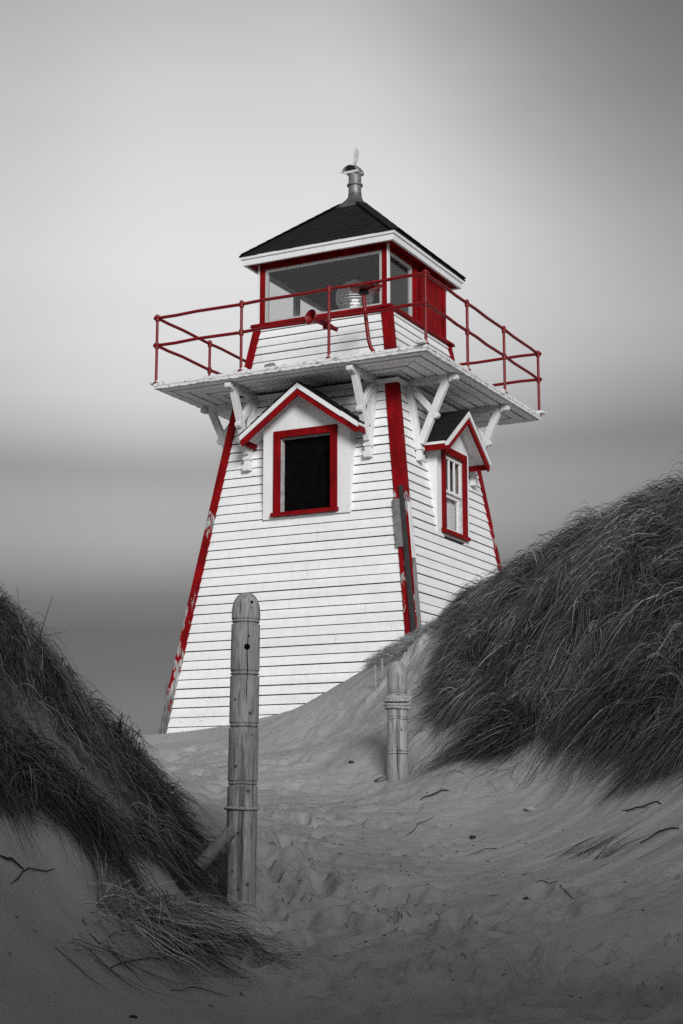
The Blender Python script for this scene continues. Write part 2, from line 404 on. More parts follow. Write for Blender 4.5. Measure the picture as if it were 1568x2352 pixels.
# ragged edge board under the deck lip: subdivided, uneven
b = MB(); rr = random.Random(5); n = 90
vs = []; fs = []
for i in range(n+1):
    x = -SG + 0.012 + (2*SG - 0.024)*i/n; e = rr.uniform(-0.006, 0.006); zl = ZB + 0.010 + rr.uniform(-0.006, 0.006)
    vs += [(x, -SG + 0.010 + e*0.5, zl), (x, -SG + 0.006 + e*0.7, 4.953), (x, -SG + 0.05, 4.953), (x, -SG + 0.05, zl)]
for i in range(n):
    for k in range(4): fs.append((i*4+k, i*4+(k+1) % 4, i*4+4+(k+1) % 4, i*4+4+k))
b.add(vs, fs, 'peeling_deck_paint'); ed = b.build('deck_edge', LH)
for k in (1, 2, 3): dup(ed, LH, k*math.pi/2)
b = MB()
b.add([(-SG+.05, -SG+.05, 4.945), (SG-.05, -SG+.05, 4.945), (SG-.05, SG-.05, 4.945), (-SG+.05, SG-.05, 4.945)], [(0, 1, 2, 3)], 'gap_shade_backing')
edges = [SG-0.055, 1.98, 1.795, 1.605, 1.42, 1.20]
for i in range(5):
    o_, i_ = edges[i], edges[i+1] + 0.034
    rr = random.Random(i); dz = rr.uniform(-.004, .004); sk = rr.uniform(-.008, .008)
    xo, xi = o_ - 0.008, i_ - 0.008
    b.hexa([(-xo, -o_, ZB+dz), (xo, -o_, ZB+dz), (xi, -i_-sk, ZB+dz), (-xi, -i_+sk, ZB+dz)], [(-xo, -o_, 4.94), (xo, -o_, 4.94), (xi, -i_-sk, 4.94), (-xi, -i_+sk, 4.94)], 'white_soffit_paint')
so = b.build('soffit_boards', LH)
for k in (1, 2, 3):
    dup(so, LH, k*math.pi/2)
# ---------------- brackets (built for the front face at x = 0)
def scroll(bm, c, dirv, w, mt):  # carved end: small stepped block with rounded knob, plane x = const
    d = Vector(dirv).normalized(); n = Vector((0, -d.z, d.y))
    c = Vector(c)
    prof = [(-0.02, -0.052), (0.03, -0.06), (0.045, -0.035), (0.075, -0.05), (0.115, -0.045), (0.135, -0.01), (0.125, 0.03), (0.09, 0.045), (0.05, 0.03), (0.03, 0.06), (-0.02, 0.052)]
    pts = [c + d*a + n*q for a, q in prof]
    m_ = len(pts)
    vs = [(-w/2, p.y, p.z) for p in pts] + [(w/2, p.y, p.z) for p in pts]
    bm.add(vs, [tuple(range(m_)), tuple(range(2*m_-1, m_-1, -1))] + [(i, i+m_, (i+1) % m_ + m_, (i+1) % m_) for i in range(m_)], mt)
BP = 'white_flaking_paint'
WB = 0.095
b = MB(); b.box(-WB/2, WB/2, -2.0, -1.235, 4.80, 4.903, BP); scroll(b, (0, -1.98, 4.85), (0, -1, 0.0), WB, BP)
arm = b.build('bracket', LH, bev=0.006)
b = MB()
zt, zb = 4.80, 3.86
def wy(z): return -sT(z) - 0.055
b.hexa([(-.05, wy(zb)-.05, zb), (.05, wy(zb)-.05, zb), (.05, wy(zb)+.05, zb), (-.05, wy(zb)+.05, zb)],
       [(-.05, wy(zt)-.045, zt), (.05, wy(zt)-.045, zt), (.05, wy(zt)+.055, zt), (-.05, wy(zt)+.055, zt)], BP)
b.box(-.062, .062, wy(3.86)-.062, wy(3.86)+.03, 3.855, 3.90, BP)
b.box(-.045, .045, wy(3.8)-.035, wy(3.8)+.04, 3.79, 3.853, BP)
b.box(-.058, .058, wy(3.75)-.05, wy(3.75)+.045, 3.70, 3.788, BP)
b.build('wall_post', arm, bev=0.006)
b = MB(); b.bar((0, -1.93, 4.815), (0, wy(3.96)-0.045, 3.95), 0.086, 0.105, BP); b.build('brace', arm, bev=0.006)
b = MB(); b.bar((0, wy(4.76)-.03, 4.77), (0, -1.72, 4.40), 0.07, 0.09, BP); scroll(b, (0, -1.70, 4.385), (0, -0.83, -0.62), 0.088, BP)
b.build('counter_brace', arm, bev=0.006)
first = True
for k in range(4):
    for x in (-0.97, 0.97):
        a = k*math.pi/2; loc = (x*math.cos(a), x*math.sin(a), 0)
        if first: arm.location = loc; first = False
        else: dup(arm, LH, a, loc)
# ---------------- railing
RP = 2.157 - 0.0
b = MB(); PR = 'red_pipe_paint'
for z, sag in ((6.0, 0.006), (5.582, 0.008)):
    for k in range(4):
        a = k*math.pi/2; c, s = math.cos(a), math.sin(a); e = 0.055
        pts = []
        for i in range(13):
            x = -RP - (e if k == 0 else e) + (2*RP + 2*e)*i/12
            pts.append((x*c + RP*s, x*s - RP*c, z - sag*math.sin(i*2.1 + k) ))
        b.tube(pts, 0.0235, PR, 10)
rl = b.build('railing', LH, smooth=True)
b = MB(); b.tube([(0, 0, 5.0), (0, 0, 6.035)], 0.0215, PR, 10)
for z in (6.0, 5.582):
    b.lathe([(0.0225, -0.055), (0.034, -0.045), (0.034, 0.035), (0.024, 0.042), (0.02, 0.045)], PR, 12, (0, 0, z - 0.002))
b.lathe([(0.001, 6.055), (0.022, 6.05), (0.028, 6.035), (0.022, 6.02)], PR, 12)
b.lathe([(0.045, 5.0), (0.045, 5.015), (0.024, 5.03)], PR, 12)
po = b.build('railing_post', rl, smooth=True); po.location = (-RP+.0, -RP, 0)
bk = MB(); rr = random.Random(9); bk.box(-.11, .09, -0.02, .10, 5.001, 5.04, 'peeling_deck_paint'); bk.box(-.06, .07, -0.012, .08, 5.04, 5.055, 'peeling_deck_paint')
kb = bk.build('post_block', rl, bev=0.006); kb.location = (-RP, -RP, 0)
fst = True
for k in range(4):
    a = k*math.pi/2
    for x in (-RP, -0.715, 0.70):
        loc = (x*math.cos(a) + RP*math.sin(a), x*math.sin(a) - RP*math.cos(a), 0)
        if fst: po.location = loc; kb.location = loc; fst = False; continue
        dup(po, rl, a, loc); dup(kb, rl, a, loc)
b = MB(); b.hexa([(-.33, -2.17, 5.001), (-.17, -2.17, 5.001), (-.17, -2.09, 5.001), (-.33, -2.09, 5.001)], [(-.325, -2.16, 5.05), (-.175, -2.165, 5.062), (-.18, -2.1, 5.05), (-.32, -2.1, 5.055)], 'weathered_grey_wood')
b.build('deck_cleat', LH, bev=0.004)
# foghorn on the rail
b = MB()
hd = Vector((-0.30, -0.92, 0.16)).normalized(); hc = Vector((0.475, -2.30, 5.60))
prof = [(0.00, 0.118), (0.012, 0.126), (0.03, 0.108), (0.07, 0.082), (0.12, 0.064), (0.20, 0.045), (0.34, 0.038), (0.38, 0.05), (0.42, 0.05)]
b.tube([hc - hd*a for a, r in prof], [r*.88 for a, r in prof], PR, 22, cap=False)
inn = [(0.0, 0.117), (0.03, 0.096), (0.07, 0.072), (0.12, 0.055)]
b.tube([hc - hd*(a+.001) for a, r in inn], [r*0.855 for a, r in inn], PR, 22, cap=False)
b.tube([hc - hd*a for a in (.112, .2, .21)], [.047, .03, .001], 'dark_iron', 22, cap=False)
b.bar(hc - hd*0.30 - Vector((0, 0, .07)), hc - hd*0.30 + Vector((0.0, 0.0, 0.05)), 0.05, 0.05, PR)
b.tube([hc - hd*0.40, hc - hd*0.40 + Vector((0.10, 0.03, -.05))], 0.032, PR, 10)
b.build('fog_horn', LH, smooth=True)
# signal stand: red disc on a bent dark pipe leg
b = MB()
dc = Vector((1.18, -2.02, 5.965))
b.lathe([(0.001, -0.012), (0.20, -0.010), (0.215, 0.0), (0.20, 0.012), (0.001, 0.03)], PR, 28, dc)
b.bar(dc + Vector((0.0, 0, -0.02)), dc + Vector((0.30, -0.10, -0.02)), 0.07, 0.03, PR, (0, 1, 0))
st = b.build('signal_disc', LH, smooth=True)
b = MB(); b.tube([dc + Vector((-.03, 0, -.01)), dc + Vector((0.0, -.01, -.3)), dc + Vector((0.055, -.01, -.74)), dc + Vector((0.085, 0.0, -.85)), dc + Vector((0.13, 0.02, -.93)), dc + Vector((0.18, 0.05, -.965))], 0.028, PR, 10)
b.box(dc.x-.07, dc.x+.03, dc.y-.05, dc.y+.05, dc.z-.07, dc.z-.011, 'dark_iron')
b.build('stand_leg', st, smooth=True)
# ---------------- lantern room
SL = 1.06; ZS = 6.0; ZC = 6.985
RT, WT = 'red_trim_paint', 'white_trim_paint'
b = MB()   # sill ring
o_, i_ = 1.165, 0.98
for k in range(4):
    a = k*math.pi/2; c, s = math.cos(a), math.sin(a)
    f = lambda x, y, z: (x*c - y*s, x*s + y*c, z)
    b.hexa([f(-o_, -o_, 5.985), f(o_, -o_, 5.985), f(i_, -i_, 5.985), f(-i_, -i_, 5.985)], [f(-o_+.01, -o_+.01, 6.03), f(o_-.01, -o_+.01, 6.03), f(i_, -i_, 6.045), f(-i_, -i_, 6.045)], RT)
b.build('lantern_sill', LH, bev=0.004)
# corner posts: red face with white edge strips
b = MB()
b.box(SL-.085, SL-.004, -SL, -SL+.081, 6.03, ZC, RT)
b.box(SL-.003, SL+.012, -SL-.005, -SL+.062, 6.03, ZC, WT)
lp = b.build('lantern_corner_post', LH)
for k in (1, 2): dup(lp, LH, k*math.pi/2)
b = MB(); b.box(-SL+.004, -SL+.085, -SL, -SL+.081, 6.03, ZC, RT); b.box(-SL-.03, -SL+.003, -SL-.005, -SL+.062, 6.03, ZC, WT)
b.build('lantern_corner_post', LH)
# head beam (red) around the top
b = MB()
for k in range(4):
    a = k*math.pi/2; c, s = math.cos(a), math.sin(a)
    f = lambda x, y, z: (x*c - y*s, x*s + y*c, z)
    o1, i1 = SL+.003, SL-.082
    b.hexa([f(-o1, -o1, 6.90), f(o1, -o1, 6.90), f(i1, -i1, 6.90), f(-i1, -i1, 6.90)], [f(-o1, -o1, 7.0), f(o1, -o1, 7.0), f(i1, -i1, 7.0), f(-i1, -i1, 7.0)], RT)
b.build('lantern_head_beam', LH)
def frame_rect(b, x0, x1, z0, z1, y0, y1, w, mt):
    b.box(x0, x0+w, y0, y1, z0, z1, mt); b.box(x1-w, x1, y0, y1, z0, z1, mt)
    b.box(x0+w, x1-w, y0, y1, z0, z0+w, mt); b.box(x0+w, x1-w, y0, y1, z1-w, z1, mt)
def lantern_window(k, x0, x1):
    fb = MB(); frame_rect(fb, x0, x1, 6.047, 6.897, -SL+.015, -SL+.065, 0.045, 'grey_frame_paint')
    o = fb.build('lantern_window', LH); o.rotation_euler = (0, 0, k*math.pi/2)
    g = MB(); g.box(x0+.046, x1-.046, -SL+.036, -SL+.042, 6.093, 6.851, 'window_glass'); g.build('pane', o)
lantern_window(0, -0.972, 0.972)
lantern_window(1, -0.972, -0.17)
lantern_window(3, -0.972, -0.05); lantern_window(3, 0.0, 0.972)
# right face: red pilaster and red door panel; back: solid wall
b = MB()
b.box(SL-.07, SL+.004, -0.165, 0.03, 6.047, 6.898, RT)
b.box(SL+.004, SL+.02, -0.12, -0.06, 6.047, 6.898, RT)
b.build('lantern_pilaster', LH)
b = MB()
b.box(SL-.05, SL+.022, 0.035, 0.97, 6.047, 6.897, RT)
b.box(SL+.022, SL+.04, 0.045, 0.125, 6.047, 6.897, RT); b.box(SL+.022, SL+.04, 0.885, 0.965, 6.047, 6.897, RT)
b.build('lantern_door', LH, bev=0.004)
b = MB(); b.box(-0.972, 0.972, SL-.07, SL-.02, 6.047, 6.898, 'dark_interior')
b.box(-0.972, 0.972, SL-.02, SL+.0, 6.047, 6.898, WT)
b.build('lantern_back_wall', LH)
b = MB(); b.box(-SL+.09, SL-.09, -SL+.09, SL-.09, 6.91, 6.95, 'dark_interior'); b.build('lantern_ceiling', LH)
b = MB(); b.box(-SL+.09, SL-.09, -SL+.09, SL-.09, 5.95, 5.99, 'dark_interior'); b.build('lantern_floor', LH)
# ---------------- roof
b = MB(); EH = 1.279; ZE = 7.085
def pyr(r0, z0, r1, z1, mt):
    v0 = [(-r0, -r0, z0), (r0, -r0, z0), (r0, r0, z0), (-r0, r0, z0)]; v1 = [(-r1, -r1, z1), (r1, -r1, z1), (r1, r1, z1), (-r1, r1, z1)]
    b.add(v0+v1, [(0, 1, 5, 4), (1, 2, 6, 5), (2, 3, 7, 6), (3, 0, 4, 7)], mt)
R1, Z1 = 0.19, 8.065
nc = 11; rr = random.Random(2)
for i in range(nc):
    t0, t1 = i/nc, (i+1.25)/nc
    if i == nc-1: t1 = 1.0
    f = lambda t: (EH + .012 + (R1 - EH - .012)*t, ZE + (Z1 - ZE)*t)
    (ra, za), (rb, zb) = f(t0), f(t1)
    for k in range(4):
        a = k*math.pi/2; c, s = math.cos(a), math.sin(a)
        g = lambda x, y, z: (x*c - y*s, x*s + y*c, z)
        n = max(3, int(ra*2/0.29)); off = 0.5*(i % 2)
        xs = [-1.0] + [min(1, max(-1, -1 + 2*(j + 1 - off)/n)) for j in range(n + (1 if off else 0))]
        xs = sorted(set(xs))
        for j in range(len(xs)-1):
            l = 0.010 + rr.uniform(0, 0.006); q0 = xs[j] + (0.004 if j else 0); q1 = xs[j+1] - (0.004 if j < len(xs)-2 else 0)
            dn = rr.uniform(0, 0.008)
            A = g(q0*ra, -ra - l*.7, za + l*.7 - dn); B = g(q1*ra, -ra - l*.7, za + l*.7 - dn)
            C_ = g(q1*rb, -rb, zb + 0.002); D_ = g(q0*rb, -rb, zb + 0.002)
            E_ = g(q0*ra, -ra, za - 0.004 - dn); F_ = g(q1*ra, -ra, za - 0.004 - dn)
            b.add([A, B, C_, D_, E_, F_], [(0, 1, 2, 3), (4, 5, 1, 0), (0, 3, 4), (1, 5, 2)], 'asphalt_shingle')
for k in range(4):   # hip caps
    a = k*math.pi/2; c, s = math.cos(a), math.sin(a); g = lambda x, y, z: Vector((x*c - y*s, x*s + y*c, z))
    for i in range(12):
        p = g(EH*(1-i/12) + R1*i/12, -(EH*(1-i/12) + R1*i/12), ZE + (Z1-ZE)*i/12 + 0.016); q = g(EH*(1-(i+1.1)/12) + R1*(i+1.1)/12, -(EH*(1-(i+1.1)/12) + R1*(i+1.1)/12), ZE + (Z1-ZE)*(i+1.1)/12 + 0.010)
        side = g(1, 1, 0) if False else g(1, 1, 0)
        b.bar(p, q, 0.16, 0.014, 'asphalt_shingle', side)
roof = b.build('roof', LH)
b = MB()
for k in range(4):
    a = k*math.pi/2; c, s = math.cos(a), math.sin(a); f = lambda x, y, z: (x*c - y*s, x*s + y*c, z)
    for (oo, ii, za, zb, mt) in ((EH, EH-.04, 7.035, 7.083, WT), (EH-.026, EH-.07, 6.945, 7.0345, WT)):
        b.hexa([f(-oo+.004, -oo+.004, za), f(oo-.004, -oo+.004, za), f(ii, -ii, za), f(-ii, -ii, za)], [f(-oo, -oo, zb), f(oo, -oo, zb), f(ii, -ii, zb), f(-ii, -ii, zb)], mt)
b.build('eave_fascia', roof)
b = MB(); o1, i1 = EH-.07, SL+.0
for k in range(4):
    a = k*math.pi/2; c, s = math.cos(a), math.sin(a); f = lambda x, y, z: (x*c - y*s, x*s + y*c, z)
    b.hexa([f(-o1, -o1, 6.965), f(o1, -o1, 6.965), f(i1, -i1, 6.985), f(-i1, -i1, 6.985)], [f(-o1, -o1, 6.995), f(o1, -o1, 6.995), f(i1, -i1, 7.01), f(-i1, -i1, 7.01)], RT)
b.build('eave_soffit', roof)
b = MB()  # metal cap: square foot blending into a round neck
ns = 24; vs = []; fs = []
prof = [(0.245, 8.025, 0), (0.235, 8.045, 0.0), (0.175, 8.12, 0.25), (0.13, 8.19, 0.6), (0.108, 8.25, 1), (0.104, 8.30, 1)]
for r, z, rd in prof:
    for k in range(ns):
        t = 2*math.pi*k/ns + math.pi/4; cx, sx = math.cos(t), math.sin(t); q = 1/max(abs(cx), abs(sx))
        m_ = q*(1-rd) + rd; vs.append((r*m_*cx, r*m_*sx, z))
for i in range(len(prof)-1):
    for k in range(ns): fs.append((i*ns+k, i*ns+(k+1) % ns, (i+1)*ns+(k+1) % ns, (i+1)*ns+k))
b.add(vs, fs, 'dull_flashing'); b.build('roof_cap', roof, smooth=True)
b = MB()
b.lathe([(0.103, 8.295), (0.107, 8.30), (0.107, 8.31), (0.100, 8.315), (0.100, 8.43), (0.122, 8.437), (0.126, 8.45), (0.122, 8.463), (0.100, 8.47), (0.100, 8.655), (0.097, 8.66), (0.001, 8.66)], 'galvanised_metal', 24)
vp = b.build('vent_pipe', roof, smooth=True)
b = MB()   # turning cowl: half hood open towards the left, with upright fin
vs = []; fs = []; n = 18
for i in range(n+1):
    t = math.pi*i/n
    x = 0.128*math.cos(t); z = 8.64 + 0.02 + 0.115*math.sin(t)
    for y in (-0.105, -0.04, 0.05, 0.10): vs.append((x - 0.02 - (0.03 if y < -0.1 else 0), y, z - (0.012 if abs(y) > 0.09 else 0)))
for i in range(n):
    for k in range(3): fs.append((i*4+k, i*4+k+1, i*4+4+k+1, i*4+4+k))
b.add(vs, fs, 'galvanised_metal')
b.box(-0.15, 0.112, -.104, -.098, 8.625, 8.665, 'pale_fin_metal'); b.box(-0.145, 0.105, 0.094, 0.1, 8.625, 8.665, 'galvanised_metal')
b.tube([(0.0, 0.0, 8.77), (0.02, 0.0, 8.86)], 0.008, 'galvanised_metal', 8)
cw = b.build('wind_cowl', roof, smooth=True)
sm = cw.modifiers.new('thickness', 'SOLIDIFY'); sm.thickness = 0.006
b = MB(); fp = [(-0.03, 8.815), (0.02, 8.80), (0.055, 8.86), (0.072, 8.95), (0.066, 9.03), (0.035, 9.075), (0.005, 9.05), (-0.02, 8.96), (-0.035, 8.87)]
b.prism(fp, -0.006, 0.006, 'pale_fin_metal'); fn = b.build('wind_vane_fin', roof, bev=0.002)
# ---------------- dormers
def dormer(cx, wL, wR, zbot, ywall, ybarge, half, zeave, zpeak, ow, kind, rz):
    """front-local dormer; ow = window outer (x0,x1,z0,z1) ; openings inside"""
    sl = (zpeak - zeave)/half
    yb = -1.25
    def back(z): return -sT(z) + 0.02
    x0, x1, z0, z1 = ow
    # body: front wall panels around window + side cheeks
    b = MB(); t = 0.05
    ze = lambda x: zpeak - sl*abs(x - cx) - 0.05
    ix0, ix1, iz0, iz1 = x0+.06, x1-.06, z0+.05, z1-.06
    def panel(pts): b.prism(pts, ywall, ywall + t, 'white_trim_paint')
    panel([(wL, zbot), (ix0, zbot), (ix0, ze(ix0)), (wL, ze(wL))])
    panel([(ix1, zbot), (wR, zbot), (wR, ze(wR)), (ix1, ze(ix1))])
    panel([(ix0, iz1), (ix1, iz1), (ix1, ze(ix1)), (cx, ze(cx)), (ix0, ze(ix0))])
    panel([(ix0, zbot), (ix1, zbot), (ix1, iz0), (ix0, iz0)])
    for xa, xb in ((wL, wL+t), (wR-t, wR)):
        zt = ze(xa if xa == wL else xb)
        y1 = ywall + t
        b.hexa([(xa, y1, zbot), (xb, y1, zbot), (xb, y1+.03, zbot), (xa, y1+.03, zbot)], [(xa, y1, zt), (xb, y1, zt), (xb, back(zt)+.05, zt), (xa, back(zt)+.05, zt)], 'white_trim_paint')
    body = b.build('dormer', LH); body.rotation_euler = (0, 0, rz)
    # roof slabs
    b = MB(); th = 0.035; ov = 0.0
    for sg in (-1, 1):
        E0 = (cx + sg*half, zeave); P0 = (cx, zpeak); 
        b.hexa([(E0[0], ybarge, E0[1]-.01), (P0[0], ybarge, P0[1]-.01), (P0[0], yb, P0[1]-.01), (E0[0], back(zeave)+.1, E0[1]-.01)],
               [(E0[0]+sg*.012, ybarge-.012, E0[1]+th-.02), (P0[0], ybarge-.012, P0[1]+th), (P0[0], yb, P0[1]+th), (E0[0]+sg*.012, back(zeave)+.1, E0[1]+th-.02)], 'asphalt_shingle')
        for i in range(5):   # courses
            f0, f1 = i/5, (i+1)/5
            a = lambda f: (cx + sg*half*(1-f), zeave + th - .018 + (zpeak + .02 - zeave)*f)
            A, B = a(f0), a(f1)
            b.add([(A[0]+sg*.012, ybarge-.014, A[1]+.014), (A[0]+sg*.012, back(A[1])+.08, A[1]+.014), (B[0], back(B[1])+.08, B[1]+.004), (B[0], ybarge-.014, B[1]+.004), (A[0]+sg*.012, ybarge-.014, A[1]), (A[0]+sg*.012, back(A[1])+.08, A[1])], [(0, 1, 2, 3), (0, 4, 5, 1)], 'asphalt_shingle')
    b.build('dormer_roof', body)
    b = MB()   # soffit under the overhang and white underside
    for sg in (-1, 1):
        E0 = (cx + sg*(half-.01), zeave - .012); P0 = (cx, zpeak - .012)
        b.hexa([(E0[0], ybarge+.03, E0[1]-.03), (P0[0], ybarge+.03, P0[1]-.03), (P0[0], ywall+.02, P0[1]-.03), (E0[0], ywall+.3, E0[1]-.03)],
               [(E0[0], ybarge+.03, E0[1]), (P0[0], ybarge+.03, P0[1]), (P0[0], ywall+.02, P0[1]), (E0[0], ywall+.3, E0[1])], 'white_soffit_paint')
    b.build('dormer_soffit', body)
    for nm, mt, d0, d1, ya, yc in (('white_bargeboard', WT, 0.004, 0.066, ybarge-.022, ybarge+.028), ('red_bargeboard', RT, 0.0665, 0.145, ybarge-.004, ybarge+.028)):
        b = MB()
        for sg in (-1, 1):
            k = math.sqrt(1+sl*sl)
            q = lambda x, d: (x, zpeak - sl*abs(x-cx) - d*k + 0.01)
            e = cx + sg*(half + .004)
            poly = [q(cx, d0), q(e, d0), (e - sg*d1*0.25, q(e - sg*d1*.25, d1)[1]), q(cx, d1)]
            b.prism(poly, ya, yc, mt)
            # eave return along the side
            if nm == 'red_bargeboard':
                xx = cx + sg*half; b.box(min(xx, xx-sg*.03), max(xx, xx-sg*.03), ybarge+.03, back(zeave)+.05, zeave-.115, zeave-.035, RT)
            else:
                xx = cx + sg*(half+.006); b.box(min(xx, xx-sg*.03), max(xx, xx-sg*.03), ybarge+.03, back(zeave)+.05, zeave-.0345, zeave+.006, WT)
        b.build(nm, body)
    # casing
    b = MB(); cw_ = 0.105; ya, yc = ywall - 0.03, ywall + 0.012
    b.box(x0, x0+cw_, ya, yc, z0+.06, z1, RT); b.box(x1-cw_, x1, ya, yc, z0+.06, z1, RT); b.box(x0+cw_, x1-cw_, ya, yc, z1-cw_, z1, RT)
    b.build('window_casing', body, bev=0.004)
    b = MB(); b.hexa([(x0-.025, ywall-.065, z0), (x1+.02, ywall-.065, z0), (x1+.02, ywall+.06, z0), (x0-.025, ywall+.06, z0)],
                     [(x0-.025, ywall-.06, z0+.055), (x1+.02, ywall-.06, z0+.055), (x1+.02, ywall+.06, z0+.07), (x0-.025, ywall+.06, z0+.07)], RT)
    b.build('window_sill', body, bev=0.004)
    a0, a1, c0, c1 = x0+cw_, x1-cw_, z0+.07, z1-cw_
    b = MB()
    fr = 0.012
    b.box(a0-.01, a0+fr, ywall+.012, ywall+.16, c0, c1, 'pale_interior'); b.box(a1-fr, a1+.01, ywall+.012, ywall+.16, c0, c1, 'pale_interior'); b.box(a0+fr, a1-fr, ywall+.012, ywall+.16, c1-fr, c1+.01, 'pale_interior')
    if kind == 'board':
        b.build('window_jamb', body)
        b = MB(); b.box(a0+fr, a1-fr, ywall+.10, ywall+.12, c0, c1-fr, 'matte_black'); b.build('window_dark_panel', body)  # flat black panel standing in for the darkness inside the opening
    else:
        b.build('window_jamb', body)
        zm = c0 + (c1-c0)*0.52; w = 0.04
        b = MB(); frame_rect(b, a0+fr, a1-fr, zm-.02, c1-fr, ywall+.02, ywall+.055, w, WT)
        for i in (1, 2):
            xm = a0+fr+w + (a1-a0-2*fr-2*w)*i/3; b.box(xm-.013, xm+.013, ywall+.024, ywall+.051, zm-.02+w, c1-fr-w, WT)
        b.build('upper_sash', body)
        b = MB(); frame_rect(b, a0+fr, a1-fr, c0, zm-.022, ywall+.058, ywall+.093, w+.01, WT); b.build('lower_sash', body)
        b = MB(); b.box(a0+fr, a1-fr, ywall+.036, ywall+.040, zm, c1-fr-.01, 'window_glass'); b.box(a0+fr, a1-fr, ywall+.074, ywall+.078, c0+.01, zm-.03, 'window_glass'); b.build('pane', body)
        b = MB()
        n = 14; vs = []; xs0 = a1 - 0.30; 
        for i in range(n+1):
            x = xs0 + (a1-.02-xs0)*i/n; y = ywall + .13 + 0.012*math.sin(i*1.7)
            vs += [(x + 0.03*math.sin(i), y, c0), (x, y, zm-.02)]
        b.add(vs, [(2*i, 2*i+2, 2*i+3, 2*i+1) for i in range(n)], 'curtain_cloth'); b.build('curtain', body)
        b = MB(); b.box(a0+fr, a1-fr, ywall+.17, ywall+.19, c0, c1, 'dark_interior'); b.build('dark_backing', body)
dormer(0.045, -0.645, 0.735, 2.93, -1.62, -1.86, 0.94, 4.13, 4.80, (-0.465, 0.555, 2.955, 4.20), 'board', 0)
dormer(-0.045, -0.645, 0.515, 2.72, -1.625, -1.87, 0.80, 3.985, 4.58, (-0.485, 0.40, 2.75, 4.03), 'sash', math.pi/2)
# the lamp inside the lantern
def local(p): return (ROOT[0] + p[0]*_c - p[1]*_s, ROOT[1] + p[0]*_s + p[1]*_c, ROOT[2] + p[2])
LE = empty('lighthouse_lens', local((0, 0, 5.99)), YAW)
tag(LE, 'round glass beacon lens behind the lantern window under the dark roof', 'beacon lens')
b = MB()
pr = [(0.10, 0.36), (0.17, 0.37)]
for i in range(12):
    t = i/12; z = 0.38 + 0.46*t; r = 0.27*math.sqrt(max(0.08, 1 - (2*t-1)**2*0.75)); pr += [(r, z), (r+.018, z+.018), (r, z+.036)]
pr += [(0.10, 0.86), (0.001, 0.87)]
b.lathe(pr, 'lens_glass', 32); b.build('lens', LE, smooth=False)
b = MB(); b.lathe([(0.0, 0.42), (0.03, 0.43), (0.05, 0.50), (0.06, 0.56), (0.045, 0.62), (0.02, 0.66), (0.0, 0.66)], 'lit_bulb', 20); b.build('bulb', LE, smooth=True)
b = MB(); b.lathe([(0.15, 0.0), (0.15, 0.03), (0.07, 0.06), (0.06, 0.30), (0.20, 0.33), (0.20, 0.36), (0.0, 0.36)], 'lens_brass', 24)
b.build('pedestal', LE, smooth=True)
b = MB(); b.lathe([(0.12, 0.868), (0.14, 0.875), (0.06, 0.93), (0.0, 0.94)], 'lens_brass', 24); b.build('lens_cap', LE, smooth=True)
# ------------------------------------------------------------------ TERRAIN
_T = RNG.random((256, 256))
def vnoise(x, y, seed=0):
    x = np.asarray(x, float) + seed*17.3; y = np.asarray(y, float) + seed*9.7
    xi = np.floor(x).astype(int); yi = np.floor(y).astype(int); fx = x - xi; fy = y - yi
    fx = fx*fx*(3-2*fx); fy = fy*fy*(3-2*fy)
    g = lambda a, b: _T[a & 255, b & 255]
    return ((g(xi, yi)*(1-fx) + g(xi+1, yi)*fx)*(1-fy) + (g(xi, yi+1)*(1-fx) + g(xi+1, yi+1)*fx)*fy)*2 - 1
def fbm(x, y, seed=0, o=4, gain=0.5):
    r = 0; a = 1.0
    for i in range(o): r = r + a*vnoise(x*2**i, y*2**i, seed+i); a *= gain
    return r
def sstep(a, b, x):
    t = np.clip((x-a)/(b-a), 0, 1); return t*t*(3-2*t)
# control points: photo pixel + estimated distance
CP = [(784,2352,7.0),(400,2352,6.5),(1150,2352,6.9),(1568,2352,6.8),(784,2200,8.2),(1100,2200,8.1),(1568,2200,7.6),(600,2180,8.3),
 (560,2062,9.8),(740,2030,10.1),(950,2040,9.9),(1200,2010,10.3),(1568,2010,9.1),(690,1905,11.7),(850,1900,12.0),(1240,1860,12.2),(1568,1850,10.6),
 (640,1800,14.4),(912,1782,14.2),(760,1700,17.6),(600,1740,16.6),(450,1712,19.6),(372,1688,22.7),(300,1697,21.4),(520,1668,21.9),(400,1760,15.2),(500,1850,12.6),
 (735,1612,21.3),(850,1530,20.6),(940,1478,20.3),(1000,1445,18.9),(1060,1405,18.3),(1145,1376,17.5),(1300,1282,16.5),(1440,1205,15.9),(1568,1168,15.5),
 (1040,1760,13.3),(1390,1740,12.4),(1568,1760,11.5),(965,1670,14.6),(1000,1565,16.2),(900,1620,16.6),(1120,1560,15.2),(1300,1500,14.0),(1568,1450,13.0),(1200,1680,13.6),(1568,1300,14.3),(1250,1385,15.6),(1080,1468,16.9),
 (0,1415,9.3),(60,1470,9.4),(150,1590,9.6),(250,1705,10.0),(340,1805,10.2),(400,1865,10.3),(470,1960,10.2),(515,2050,9.7),
 (0,1600,8.6),(200,1770,9.0),(0,1760,8.1),(0,1950,7.4),(0,2110,6.8),(0,2352,5.8),(350,2150,7.9),(300,2010,8.2),(330,1900,8.9),(150,1900,8.0),(430,2060,8.9),(200,2230,7.2)]
pts = [tuple(at(*c)) for c in CP]
zr = CAMZ
